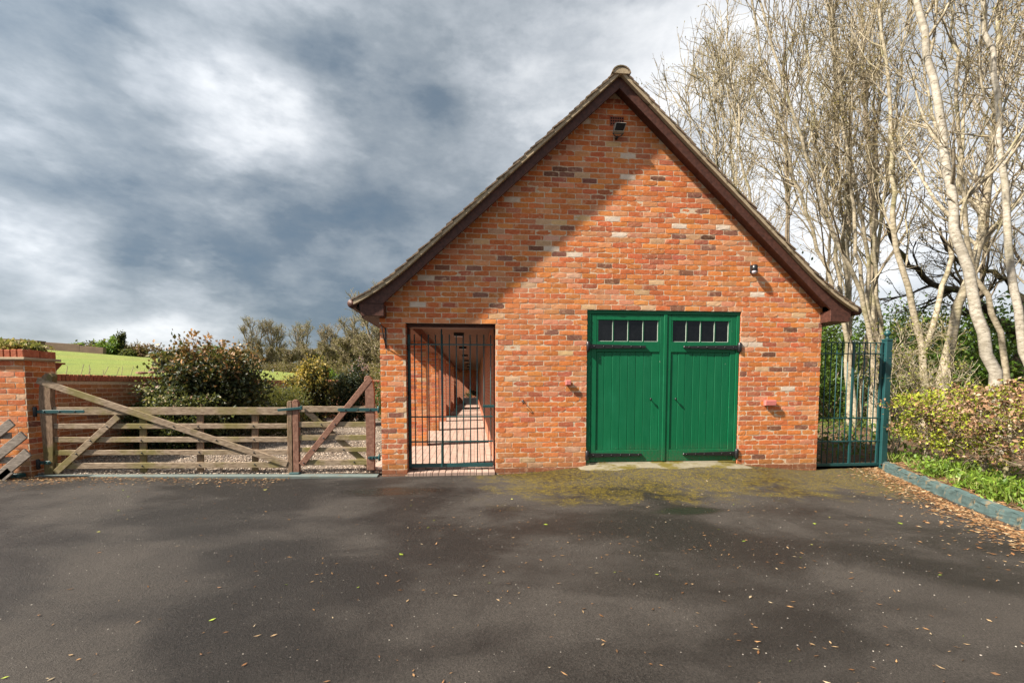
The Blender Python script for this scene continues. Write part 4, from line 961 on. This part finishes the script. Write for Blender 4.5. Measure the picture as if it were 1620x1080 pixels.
def col_sed(n, h, p): return mixcol(n, [(.28, .25, .06), (.19, .20, .05), (.36, .27, .13), (.10, .12, .03)], [2, 2, 1, 2])
shrub('pier_plant', (-6.3, .22, 1.74), (-6.28, .24, 1.80), (.26, .22, .085), 1500, .055, col_sed, 'mossy yellow-green plant growing on the left brick pier', 'plant', clumps=30, stems=0, zmin=1.74)

# ------------------------------------------------------------------ far ridge and trees beyond the field
def at_px(tan_, Wd): x = tan_ * Wd; y = Wd - 6.6; return x, y, float(field_z(np.array(x), np.array(y)))
def col_far(n, h, p): return mixcol(n, [(.06, .085, .02), (.045, .06, .018), (.10, .12, .03)], [2, 2, 1])
def col_rust(n, h, p): return mixcol(n, [(.16, .075, .045), (.11, .06, .035), (.2, .11, .06)], [2, 2, 1])
def col_olive(n, h, p): return mixcol(n, [(.20, .18, .05), (.13, .12, .04), (.26, .23, .08)], [2, 1, 1])
hedges = [(-.815, 70, 1.6, .9, col_green, 'bright green bush on the ridge beside the far brick wall'), (-.775, 72, 2.0, 1.1, col_far, 'dark bush on the ridge left of the cypress'), (-.745, 71, 1.6, 1.5, col_green, 'bright round bush at the foot of the cypress on the ridge'),
          (-.79, 73, 2.4, 1.0, col_rust, 'purplish low bush along the far ridge wall'), (-.672, 72, 2.6, 1.4, col_rust, 'rusty red shrub on the skyline of the field'), (-.695, 73, 1.6, 1.2, col_olive, 'olive shrub left of the rusty shrub on the skyline'),
          (-.655, 69, 1.2, .65, col_far, 'first clipped bush of the row below the skyline'), (-.635, 69, 1.2, .65, col_far, 'second clipped bush of the row below the skyline'), (-.61, 69, 1.3, .65, col_far, 'third clipped bush of the row below the skyline'),
          (-.58, 69, 1.4, .8, col_far, 'clipped bush beside the large shrub on the skyline'), (-.545, 68, 2.2, 1.5, col_mid, 'rounded green bush just left of the large shrub top'), (-.71, 70, 1.1, .6, col_far, 'small clipped bush right of the cypress')]
for tn, Wd, rx, rz, cf, lb in hedges:
    x, y, z = at_px(tn, Wd); shrub('field_bush', (x, y, z), (x, y, z + rz * .8), (rx, rx * .8, rz), 1300, .35, cf, lb, 'bush', clumps=30, stems=0, zmin=z - .3)
for tn, Wd, rx, rz, lb in ((-.722, 71, .62, 2.15, 'dark green cypress standing on the ridge of the field'), (-.736, 72, .36, 1.6, 'slim dark cypress left of the taller one'), (-.756, 73, .3, 1.3, 'bare brown conifer left of the two cypresses')):
    x, y, z = at_px(tn, Wd); cfx = (lambda n, h, p: mixcol(n, [(.012, .026, .010), (.022, .04, .014)], [1, 1])) if rx > .33 else col_rust
    shrub('cypress_tree', (x, y, z), (x, y, z + rz), (rx, rx, rz), 2600, .24, cfx, lb, 'conifer', clumps=60, spread=.16, shell=.1, up=1.5, stems=3, zmin=z)
# far brick wall with a pier on the ridge
fwl = thing('ridge_wall', at_px(-.83, 60), 'low brown wall with a square pier along the ridge at far left', 'wall')
pts = [at_px(tn, 62) for tn in (-1.05, -.90, -.80, -.755)]
for (a, b_), h in zip(zip(pts, pts[1:]), (1.25, 1.05, .8)):
    beam('section', (a[0], a[1], a[2] + .3), (b_[0], b_[1], b_[2] + .3), .5, h * 1.5, 'stone_wall', fwl, .02, side=(0, 0, 1))
x, y, z = at_px(-.882, 60); box('pier', x - .5, x + .5, y - .5, y + .5, z - .5, z + .95, 'stone_wall', fwl, .03); box('pier_cap', x - .57, x + .57, y - .57, y + .57, z + .951, z + 1.1, 'stone_wall', fwl, .03)
# bare trees behind the field
BP_Y = [(.26, .25, .05), (.20, .20, .05), (.30, .27, .08)]
def far_tree(tn, Wd, H, spread, label, pal, group=None, n_st=4, twig='far_twig', budp=.40, bs=.14, dens=(10, 6, 5, 0), budn=1, lean=0, t0=.26):
    x, y, z = at_px(tn, Wd); stems = []; rad = []
    for k in range(n_st):
        a = 2 * math.pi * k / n_st + random.uniform(-.4, .4); sp_ = spread * random.uniform(.35, .6)
        stems.append([(x, y, z - .2), (x + .1 * sp_ * math.cos(a), y + .1 * sp_ * math.sin(a), z + H * .18), (x + sp_ * .5 * math.cos(a) + lean * .4, y + sp_ * .5 * math.sin(a), z + H * .5), (x + sp_ * math.cos(a) + lean, y + sp_ * math.sin(a), z + H * random.uniform(.82, .95))])
        rad.append((.028 * H, .006 * H))
    return tree('bare_tree', stems, rad, label, group, 'brown_bark', twig, dens, (H * .30, H * .16, H * .10, 0), (40, 40, 45, 45), (.06, .038, .024, .02), .10, t0, budp, pal, bs, budn=budn)
far_tree(-.462, 88, 9.6, 3.0, 'rounded bare tree with yellow-green crown, leftmost of the far trio', BP_Y)
far_tree(-.418, 88, 9.6, 2.8, 'rounded bare tree with dark trunk in the middle of the far trio', [(.16, .15, .05), (.20, .17, .06)])
far_tree(-.365, 86, 9.8, 3.4, 'broad bare tree with yellow-green crown, rightmost of the far trio', BP_Y)
far_tree(-.305, 66, 7.0, 2.6, 'reddish brown bare tree right of the far trio', [(.20, .115, .07), (.24, .15, .08)])
far_tree(-.255, 60, 7.4, 2.8, 'pale brown bare tree midway to the garage roof', [(.24, .19, .11), (.2, .16, .08)])
far_tree(-.20, 46, 8.8, 3.2, 'tall spreading bare tree closest to the garage eaves', [(.17, .15, .06), (.22, .2, .07)], n_st=4, lean=-.6)
far_tree(-.14, 44, 7.2, 2.4, 'bare tree half hidden by the left garage eaves', [(.17, .15, .06), (.12, .13, .04)])
for i, (tn, Wd, H) in enumerate(((-.49, 80, 3.6), (-.435, 74, 3.9), (-.39, 70, 3.6), (-.345, 62, 3.8), (-.30, 54, 3.6), (-.265, 48, 3.8), (-.225, 44, 3.8), (-.185, 40, 3.4), (-.15, 38, 3.6), (-.36, 80, 4.6), (-.32, 80, 5.0), (-.24, 66, 5), (-.46, 82, 3.8), (-.41, 78, 3.6), (-.28, 60, 4.4), (-.21, 50, 4.6), (-.17, 46, 4.6))):
    far_tree(tn, Wd, H, 2.4, 'brown scrubby thicket bush below the far bare trees', [(.19, .15, .08), (.14, .12, .05), (.23, .16, .09)], 'brown thicket below the far trees', 6, 'far_twig', .7, .15, (12, 7, 6, 0), t0=.0)
def col_scrub(n, h, p): return mixcol(n, [(.17, .12, .07), (.12, .095, .045), (.22, .16, .09), (.10, .10, .03)], [3, 3, 2, 1])
for tn, Wd in ((-.485, 76), (-.45, 74), (-.415, 72), (-.38, 68), (-.345, 62), (-.31, 56), (-.275, 50), (-.24, 46), (-.205, 42), (-.17, 39), (-.14, 37)):
    x, y, z = at_px(tn, Wd); shrub('scrub_bush', (x, y, z), (x, y, z + .7), (2.3, 1.6, 1.0), 2600, .2, col_scrub, 'low brown scrub at the far edge of the lawn under the bare trees', 'scrub', 'brown scrub under the far trees', clumps=60, spread=.2, stems=0, zmin=z - .2)
for i, tn in enumerate((-.70, -.60, -.575, -.53, -.65)):
    far_tree(tn, 104 + 6 * i, 5.2, 2.2, 'small hazy bare tree far along the skyline of the field', [(.2, .18, .1), (.17, .13, .1)], 'hazy far trees on the skyline', 3, 'far_twig', .3, .15, (8, 5, 4, 0))

# ------------------------------------------------------------------ woodland on the right
def g0(x, y): return float(soil_z(np.array(x), np.array(y)))
def stems_of(lst, y0, lean=0.0):
    res = []
    for pts in lst: res.append([(x, y0 + lean * (z if z > 0 else 0) * .1, z) for x, z in pts])
    return res
BUD = [(.24, .17, .045), (.29, .25, .045), (.17, .095, .05), (.25, .19, .05)]
tree('pale_tree', stems_of([[(10.16, 0.0), (10.12, .79), (10.01, 2.3), (9.84, 3.0), (9.56, 3.92), (9.24, 4.53), (8.6, 5.87), (8.05, 7.48), (7.33, 9.46), (6.9, 10.8)], [(9.84, 3.0), (9.58, 4.54), (9.42, 6.05), (9.18, 7.53), (8.92, 9.56), (8.7, 11.4)]], 4.0, .4), [(.085, .022), (.062, .018)],
     'slender pale tree seen through the iron gate forking above it', None, 'pale_bark', bud_pal=BUD, dens=(15, 6, 5, 0), lens=(3.0, 1.4, .65, .3), angs=(32, 36, 42, 45), rmin=(.015, .010, .0068, .0045), t0=.30)
tree('pale_tree', stems_of([[(11.08, 0.0), (11.06, 1.1), (10.91, 2.42), (10.53, 3.07), (10.49, 4.68), (10.28, 5.78), (9.87, 7.78), (9.59, 10.04), (9.4, 11.6)], [(10.95, 2.30), (10.84, 3.07), (10.72, 4.04), (10.63, 5.47), (10.63, 7.04), (10.64, 9.35), (10.6, 11.2)]], 4.6, .5), [(.085, .022), (.06, .018)],
     'pale twin-stemmed tree rising just behind the gate post', None, 'pale_bark', bud_pal=BUD, dens=(15, 6, 5, 0), lens=(3.0, 1.4, .65, .3), angs=(32, 36, 42, 45), rmin=(.015, .010, .0068, .0045), t0=.30)
tree('pale_tree', stems_of([[(9.87, .02), (9.87, .86), (9.85, 1.96), (9.8, 2.23), (9.63, 3.04), (9.48, 3.57), (9.21, 4.5), (9.13, 5.41), (9.14, 6.32), (9.09, 7.97), (8.88, 9.21), (8.7, 10.6)], [(9.84, 2.05), (10.07, 2.5), (10.26, 3.05), (10.44, 3.73), (10.59, 4.8), (10.73, 6.13), (10.91, 7.82), (11.0, 9.6)]], 2.5, .6), [(.10, .02), (.075, .018)],
     'pale tree forking low behind the left end of the hedge', None, 'pale_bark', bud_pal=BUD, dens=(12, 6, 4, 0), lens=(3.0, 1.4, .65, .3), angs=(32, 36, 42, 45), rmin=(.015, .010, .0068, .0045), t0=.32)
for bx_, by_, tx, hh, lb in ((10.35, 4.9, 6.9, 12.2, 'slender pale stem leaning far left over the garage roof'), (10.5, 5.2, 8.6, 13.0, 'slender pale stem rising left of the forked tree at the gate'), (10.75, 5.5, 9.8, 13.4, 'upright slender pale stem among the trees at the gate'), (10.9, 5.0, 11.0, 13.0, 'slender pale stem rising straight above the gate post'), (11.15, 5.6, 12.4, 12.4, 'slender pale stem leaning right above the gate post'), (8.9, 6.0, 7.2, 11.6, 'slender pale stem close behind the lower roof edge')):
    mx = (bx_ + tx) / 2
    tree('pale_tree', [[(bx_, by_, 0), (bx_ + (tx - bx_) * .04, by_, 1.6), (bx_ + (tx - bx_) * .22, by_ + .1, hh * .33), (mx + (tx - bx_) * .06, by_ + .2, hh * .58), (tx, by_ + .3, hh)]], [(.085, .018)], lb, None, 'pale_bark', 'twig_bark', bud_pal=BUD, dens=(13, 6, 4, 0), lens=(3.0, 1.3, .7, .3), angs=(28, 34, 40, 45), rmin=(.016, .0105, .0072, .0045), t0=.34, wob=.035)
tree('brown_tree', stems_of([[(11.40, 0.0), (11.48, .8), (11.65, 2.2), (11.84, 3.12), (12.2, 4.19), (12.41, 4.79), (12.57, 6.14), (12.7, 7.77), (12.75, 9.5), (12.8, 11.5)]], 3.6, .3), [(.17, .03)],
     'thick pinkish brown trunk leaning right behind the hedge', None, 'pale_bark', bud_pal=BUD, dens=(18, 5, 4, 0), rmin=(.015, .010, .0068, .0045), t0=.35, lens=(2.8, 1.2, .55, .3))
tree('birch_tree', stems_of([[(9.36, .05), (9.22, .94), (9.02, 1.71), (8.75, 2.47), (8.63, 3.01), (8.42, 3.54), (8.24, 4.06), (8.16, 4.58), (8.07, 5.2), (7.84, 6.11), (7.64, 7.0), (7.47, 7.58), (7.2, 9.0)]], .6, .25), [(.125, .04)],
     'stout white-barked tree leaning left over the hedge', None, 'birch_bark', bud_pal=BUD, dens=(12, 5, 4, 0), rmin=(.015, .010, .0068, .0045), t0=.42, lens=(2.2, 1.0, .5, .28))
tree('pale_tree', stems_of([[(10.75, .05), (10.62, .89), (10.4, 2.14), (10.19, 2.75), (9.9, 3.35), (9.72, 3.71), (9.55, 4.65), (9.42, 5.59), (9.24, 7.3), (9.0, 9.5)]], 1.5, .3), [(.075, .018)],
     'thin pale tree close behind the stout white-barked one', None, 'pale_bark', bud_pal=BUD, dens=(13, 5, 4, 0), rmin=(.015, .010, .0068, .0045), t0=.35)
tree('birch_tree', stems_of([[(10.5, .05), (10.33, .9), (10.17, 1.62), (9.99, 2.3), (9.8, 3.1), (9.64, 4.21), (9.5, 5.08), (9.32, 6.37), (8.97, 7.93), (8.7, 9.4)]], .9, .2), [(.095, .03)],
     'white-barked tree at the right edge of the picture', None, 'birch_bark', bud_pal=BUD, dens=(15, 5, 4, 0), rmin=(.015, .010, .0068, .0045), t0=.4, lens=(2.2, 1.0, .5, .28))
tree('brown_tree', stems_of([[(14.0, 0.0), (13.94, .61), (13.78, 3.66), (13.7, 6.21), (13.42, 8.91), (13.11, 11.94), (13, 14)]], 8.0, .2), [(.19, .04)],
     'straight grey-brown trunk behind the trees at the iron gate', None, 'brown_bark', bud_pal=BUD, dens=(19, 5, 4, 0), rmin=(.015, .010, .0068, .0045), t0=.3, lens=(3.2, 1.4, .6, .32))
tree('dark_oak', [[(17.2, 6.2, .0), (17.0, 6.2, 1.6), (16.7, 6.1, 2.6), (15.8, 6.0, 3.32), (15.31, 6.0, 3.73), (14.53, 6.0, 4.1), (13.61, 6.0, 4.38), (12.85, 6.0, 4.77), (12.36, 6.0, 5.27), (12.1, 6.0, 6.0)], [(17.0, 6.2, 1.6), (17.1, 6.3, 3.4), (16.6, 6.4, 4.6), (15.7, 6.6, 5.0), (14.9, 6.6, 5.3), (14.5, 6.7, 6.2)], [(17.0, 6.2, 1.6), (17.5, 6.3, 4), (17.6, 6.4, 6.5), (17.2, 6.5, 9.5)]],
     [(.26, .04), (.17, .03), (.22, .04)], 'dark crooked tree with a long black limb sagging across the wood', None, 'dark_bark', 'twig_bark', bud_pal=BUD, dens=(10, 6, 5, 0), t0=.35, wob=.05, rmin=(.018, .012, .008, .005))
spots = [(9.0, 9.5, 12.5), (10.8, 12.5, 14.5), (12.6, 13.5, 16), (12.6, 18, 17), (15.0, 10.5, 15), (16.0, 5.0, 13), (14.6, 3.4, 12), (19, 9, 15), (17.5, 15, 16), (10.6, 15.5, 14.5), (11.6, 9.2, 14), (13.4, 2.4, 11.5), (14.4, 18.5, 17)]
for x, y, H in spots:
    z = g0(x, y) - .05; lx, ly = random.uniform(-1.5, .3), random.uniform(-.8, .5); st = []
    for k in range(random.choice((1, 2, 2))):
        o1 = random.uniform(-.9, .9)
        st.append([(x + k * .15, y, z), (x + lx * .1 + o1 * .05 + k * .15, y, H * .12), (x + lx * .35 + o1 * .4, y + ly * .3, H * .42), (x + lx * .7 + o1 * .8, y + ly * .7, H * .72), (x + lx + o1, y + ly, H)])
    tree('woodland_tree', st, [(.0085 * H, .012)] * len(st), 'slim bare pale-barked tree standing back in the wood', 'slim bare trees further back in the wood', random.choice(('pale_bark', 'pale_bark', 'brown_bark')), dens=(20 // len(st), 6, 4, 0), lens=(H * .30, H * .13, .9, 0), angs=(31, 34, 40, 45), rmin=(.024, .015, .010, .006), bud_pal=BUD, t0=.2, buds=.5, bud_size=.07, twig_m=random.choice(('twig_bark', 'pale_bark', 'brown_bark')))
# leafy understory
def col_under(n, h, p): return mixcol(n, [(.05, .10, .012), (.09, .17, .018), (.03, .06, .010), (.14, .22, .03)], [3, 3, 3, 1])
und = [(8.7, 7.0, 1.4, 2.7), (11.5, 7.2, 1.6, 1.7), (14.2, 5.4, 1.7, 2.0), (9.0, 11.0, 1.8, 2.4), (13.0, 10.2, 2.0, 2.1), (16.5, 3.6, 1.9, 2.3), (17.5, 8.2, 2.2, 2.2), (7.2, 16.0, 2.0, 2.6), (11.0, 15.5, 2.4, 2.6), (15.5, 14.5, 2.6, 2.6), (20, 12.5, 3, 2.8), (13.2, 1.2, 1.3, 1.7), (20.5, 5.5, 2.6, 2.2), (15.5, .2, 1.7, 2.1), (24, 20, 4, 3.2), (16, 24, 4, 3.2), (9, 27, 3.6, 3.2), (26, 9, 4, 3)]
for x, y, rx, rz in und:
    z = g0(x, y); shrub('understory_shrub', (x, y, z), (x, y, z + rz * .85), (rx, rx, rz), int(3600 * max(1, rx * .7)), .11 + .012 * rx, col_under, 'green leafing understory shrub among the woodland trunks', 'shrub', 'leafing shrubs in the wood', clumps=70, spread=.17, shell=.35)
# twiggy saplings between gate post and hedge
for i, (x, y, H, lb) in enumerate(((7.05, .5, 1.9, 'twiggy sapling right beside the teal gate post'), (7.5, .9, 2.2, 'twiggy sapling between the gate post and the hedge'), (7.15, .0, 1.4, 'short twiggy sapling at the left end of the hedge'), (8.6, 1.0, 2.4, 'tangled sapling behind the top of the hedge'))):
    st = [[(x + .05 * k, y, .0), (x + random.uniform(-.2, .2), y, H * .35), (x + random.uniform(-.35, .35), y + random.uniform(-.2, .2), H * .7), (x + random.uniform(-.5, .5), y + random.uniform(-.3, .3), H)] for k in range(4)]
    tree('sapling', st, [(.014, .004)] * 4, lb, None, 'pale_bark', dens=(7, 4, 3, 0), lens=(.7, .35, .18, 0), rmin=(.005, .0035, .003, .003), bud_pal=[(.3, .34, .05), (.22, .2, .05)], buds=.5, bud_size=.04, cat='sapling', up=.04)

# ------------------------------------------------------------------ hedge and verge
hd = thing('beech_hedge', (5.95, -2.1, .08), 'clipped hedge of brown dry leaves and fresh yellow-green shoots behind the kerb', 'hedge')
HA, HB = np.array([7.05, .02]), np.array([5.15, -4.6])
def hedge_pts(n):
    u = rng.random(n); v_ = rng.normal(0, .20, n); v_ = np.clip(v_, -.46, .46); zz = .34 + .90 * rng.beta(1.4, 1.15, n) + .06 * np.sin(u * 23) + .05 * np.sin(u * 51 + 1)
    d = (HB - HA) / np.linalg.norm(HB - HA); nn = np.array([-d[1], d[0]]); wv = .72 + .55 * np.clip((zz - .36) / .5, 0, 1)
    xy = HA[None] + (HB - HA)[None] * u[:, None] + nn[None] * (v_ * wv)[:, None]
    return np.c_[xy, zz], u
cen, cu = hedge_pts(420); idx = rng.integers(0, 420, 21000)
pp = cen[idx] + rng.normal(size=(21000, 3)) * np.array([.06, .06, .055]); pp[:, 2] = .34 + (pp[:, 2] - .34) * (.80 + .20 * sstep(0, .22, cu[idx])); pp[:, 2] = np.minimum(pp[:, 2], 1.30 + rng.normal(0, .05, len(pp)))
u = cu[idx]
gprob = np.clip(.95 - u * 1.25, .22, .9) + .18 * (pp[:, 2] < .5); gcl = rng.random(420) < .5
isg = rng.random(len(pp)) < gprob * np.where(gcl[idx], 1.5, .35)
brn = mixcol(len(pp), [(.22, .12, .068), (.31, .175, .10), (.40, .26, .165), (.13, .075, .05), (.50, .36, .25)], [3, 3, 2, 3, .6]); grn = mixcol(len(pp), [(.30, .34, .03), (.22, .27, .03), (.38, .38, .05)], [2, 2, 1])
V, F = leaf_quads(pp, .042, .1, .6); put('foliage', arrays('foliage', V, F, np.repeat(np.where(isg[:, None], grn, brn), 4, 0)), 'dry_leaf', hd)
bigp, _ = hedge_pts(300); V, F = leaf_quads(bigp, .085, -.2, .5); put('dead_leaf', arrays('dead_leaf', V, F, np.repeat(mixcol(300, [(.42, .27, .15), (.30, .15, .08)], [1, 1]), 4, 0)), 'dry_leaf', hd)
tw = []
for k in range(9):
    u_ = (k + .5) / 9; bse = HA + (HB - HA) * u_; x, y = bse
    sx, sy = x + random.uniform(-.06, .06), y + random.uniform(-.06, .06)
    tube('trunk', [(sx, sy, .0), (sx + .01, sy, .3), (sx + random.uniform(-.04, .04), sy, .62), (sx + random.uniform(-.1, .1), sy, .95)], [.036, .03, .024, .014], 'pale_bark', hd, 8)
Pb = np.stack([np.linspace([HA[0] + (HB - HA)[0] * q, HA[1] + (HB - HA)[1] * q, .2], [HA[0] + (HB - HA)[0] * q, HA[1] + (HB - HA)[1] * q, .9], 8) for q in (np.arange(24) + .5) / 24])
Rb = np.full(Pb.shape[:2], .016)
A1, B1 = grow(Pb, Rb, 10, .1, 1, 60, .5, 6, .04, .006, .6, .2); A2, B2 = grow(A1, B1, 6, .1, 1, 45, .25, 4, .02, .0035, .6, .2)
put('twig', tubes_mesh('twig', [(A1, B1, 5), (A2, B2, 3)]), 'brown_bark', hd)

def ground_plants(name, n, pf, size, pal, wts, label, cat, hgt, up=1.2, asp=.35):
    p = pf(n); nn_ = len(p); p[:, 2] += hgt * rng.random(nn_) ** 1.6
    V, F = leaf_quads(p, size, up, asp)
    return tag(put(name, arrays(name, V, F, np.repeat(mixcol(nn_, pal, wts), 4, 0)), 'leaf'), label, cat, kind='stuff')
def verge_pts(n):
    y = rng.uniform(-4.6, .3, n); cl = np.sin(y * 5.1) + np.sin(y * 11 + 1); d = .17 + rng.gamma(1.8, .22, n); x = kerb_x(y) + d
    keep = rng.random(n) < np.clip(.50 + .32 * cl - .5 * sstep(-1.4, -.4, y), .05, 1); x, y = x[keep], y[keep]
    return np.c_[x, y, soil_z(x, y)]
ground_plants('verge_weeds', 12000, verge_pts, .055, [(.13, .22, .025), (.19, .30, .035), (.08, .15, .02), (.26, .34, .06)], [3, 3, 2, 1], 'bright green weeds and grass between the kerb and the hedge', 'weeds', .17, .6, .6)
ground_plants('verge_grass', 3800, verge_pts, .15, [(.13, .20, .03), (.20, .26, .05), (.28, .27, .10)], [3, 2, 1], 'grass blades growing along the kerb', 'grass', .03, 2.5, .10)
def wood_pts(n):
    x = rng.uniform(5.5, 15, n); y = rng.uniform(.5, 14, n); return np.c_[x, y, soil_z(x, y)]
ground_plants('woodland_plants', 9000, wood_pts, .10, [(.06, .11, .015), (.10, .16, .025), (.16, .2, .04)], [3, 2, 1], 'low green plants scattered over the woodland floor', 'plants', .22, .8, .5)

# ------------------------------------------------------------------ litter on the ground
def litter(name, x, y, zf, size, pal, wts, label, asp=.5):
    n = len(x); z = zf(x, y) + .004; a = rng.uniform(0, 2 * np.pi, n); L = size * rng.uniform(.5, 1.5, n); B = L * asp * rng.uniform(.5, 1.3, n)
    d = np.c_[np.cos(a), np.sin(a), rng.normal(0, .12, n)]; s_ = np.c_[-np.sin(a), np.cos(a), rng.normal(0, .15, n)]; p = np.c_[x, y, z]; curl = np.abs(rng.normal(0, .22, n))[:, None]
    up_ = np.array([0, 0, 1.0])
    V = np.stack([p - d * L[:, None] * .5 + up_ * curl * L[:, None] * .5, p + s_ * B[:, None] * .5 + up_ * .002, p + d * L[:, None] * .5 + up_ * curl * L[:, None] * .5, p - s_ * B[:, None] * .5 + up_ * .002], 1).reshape(-1, 3)
    F = np.arange(4 * n).reshape(-1, 4)[:, [0, 3, 2, 1]]
    return tag(put(name, arrays(name, V, F, np.repeat(mixcol(n, pal, wts), 4, 0)), 'dry_leaf'), label, 'leaves', kind='stuff')
LP = [(.32, .18, .085), (.24, .115, .05), (.40, .27, .15), (.15, .08, .042), (.46, .36, .23)]; LW = [3, 3, 2, 2, .6]
y = rng.uniform(-4.2, .12, 3600); x = kerb_x(y) - np.abs(rng.gamma(1.3, .13, 3600)) - .01 - .12 * rng.random(3600) * (y < -1.5)
litter('kerb_leaves', x, y, gz, .042, LP, LW, 'drift of dry brown leaves lying along the right kerb')
x = rng.uniform(-7.4, -2.6, 2600); x = np.where(rng.random(2600) < .5, rng.uniform(-7.2, -5.2, 2600), x); y = -.06 - rng.gamma(1.2, .14, 2600)
litter('gate_leaves', x, y, gz, .030, LP, LW, 'drift of dry leaves along the foot of the timber gate')
n = 2100; y = -rng.uniform(.1, 5.6, n) ** 1.0; x = rng.uniform(-7, 6.2, n); cl_ = rng.integers(0, 90, n); hx_, hy_ = rng.uniform(-3, 5.5, 90), rng.uniform(-5.5, -1, 90); sel = rng.random(n) < .5; x = np.where(sel, hx_[cl_] + rng.normal(0, .28, n), x); y = np.where(sel, hy_[cl_] + rng.normal(0, .16, n), y); k_ = (x < kerb_x(y) - .02) & (rng.random(n) < .16 + .84 * sstep(-3, 5, x + (-y) * .8 - 2)); x, y = x[k_], y[k_]
litter('scattered_leaves', x, y, gz, .027, LP + [(.30, .36, .05)], [3, 2.5, 2, 2, .9, .3], 'small dry leaves and bud scales scattered over the tarmac', .32)
n = 36; y = -rng.uniform(.6, 5.6, n); x = rng.uniform(-5.5, 4.6, n); litter('green_leaves', x, y, gz, .034, [(.30, .38, .05), (.42, .40, .12), (.20, .28, .04)], [2, 1, 1], 'few fresh yellow-green leaves dropped on the tarmac', .6)
n = 2600; x = rng.uniform(5.4, 12, n); y = rng.uniform(.2, 8, n); litter('woodland_leaves', x, y, soil_z, .07, LP, LW, 'brown fallen leaves covering the woodland floor')
n = 2200; y = rng.uniform(-4, .1, n); x = kerb_x(y) + .13 + rng.random(n) * .6; litter('verge_leaves', x, y, soil_z, .05, LP, LW, 'brown dead leaves under the hedge behind the kerb')
# gravel stones and chippings
def stones(name, x, y, z, r0, pal, wts, label):
    n = len(x); O = np.array([(1, 0, 0), (0, 1, 0), (-1, 0, 0), (0, -1, 0), (0, 0, .7), (0, 0, -.7)]); s_ = (r0 * rng.uniform(.5, 1.5, n))[:, None, None] * rng.uniform(.7, 1.3, (n, 6, 1))
    a = rng.uniform(0, 6.28, n); ca, sa = np.cos(a)[:, None], np.sin(a)[:, None]; Ox = O[None, :, 0] * ca - O[None, :, 1] * sa; Oy = O[None, :, 0] * sa + O[None, :, 1] * ca
    V = np.stack([Ox, Oy, np.broadcast_to(O[None, :, 2], Ox.shape)], -1) * s_ + np.c_[x, y, z][:, None]
    f = np.array([(0, 1, 4), (1, 2, 4), (2, 3, 4), (3, 0, 4), (1, 0, 5), (2, 1, 5), (3, 2, 5), (0, 3, 5)]); F = (f[None] + np.arange(n)[:, None, None] * 6).reshape(-1, 3)
    return tag(put(name, arrays(name, V.reshape(-1, 3), F, np.repeat(mixcol(n, pal, wts), 6, 0)), 'stone_chips'), label, 'stones', kind='stuff')
n = 16000; x = rng.uniform(-6.4, -1.4, n); y = .10 + 7.5 * rng.random(n) ** 1.7
stones('gravel_stones', x, y, .012 + .05 * sstep(-2.5, -6.2, x), .014, [(.36, .28, .21), (.24, .18, .13), (.5, .42, .34), (.14, .1, .075)], [3, 3, 1, 2], 'loose pale gravel stones covering the yard')
n = 3000; y = -rng.uniform(.2, 5.6, n); x = rng.uniform(-7, 6, n); k_ = x < kerb_x(y) - .02; x, y = x[k_], y[k_]
stones('tarmac_grit', x, y, gz(x, y) + .001, .0036, [(.24, .21, .18), (.17, .15, .13), (.36, .32, .27)], [2, 2, 1], 'pale grit and chippings loose on the tarmac')
# shrub in the planter at the end of the passage
p, _ = clump_points(700, (-.2, 23.45, .72), (.42, .2, .30), 20, .2, .4, .42); V, F = leaf_quads(p, .09); put('foliage', arrays('foliage', V, F, np.repeat(mixcol(len(p), [(.05, .06, .02), (.10, .08, .04)], [1, 1]), 4, 0)), 'leaf', pl)
# labels of look-alikes: their order as one sees them from the forecourt
ORDW = ['first', 'second', 'third', 'fourth', 'fifth', 'sixth', 'seventh', 'eighth', 'ninth', 'tenth', 'eleventh', 'twelfth', 'thirteenth', 'fourteenth', 'fifteenth', 'sixteenth', 'seventeenth', 'eighteenth']
for grp, stem_ in (('slim bare trees further back in the wood', 'slim bare tree back in the wood'), ('leafing shrubs in the wood', 'green leafing shrub in the wood'), ('brown thicket below the far trees', 'brown twiggy thicket bush below the far trees'), ('brown scrub under the far trees', 'low brown scrub at the far lawn edge'), ('hazy far trees on the skyline', 'small hazy bare tree on the field skyline')):
    os_ = sorted([o for o in S.objects if o.get('group') == grp], key=lambda o: o.location.x / (o.location.y + 6.6))
    for o, wd_ in zip(os_, ORDW): o['label'] = stem_ + ', ' + wd_ + ' from the left'
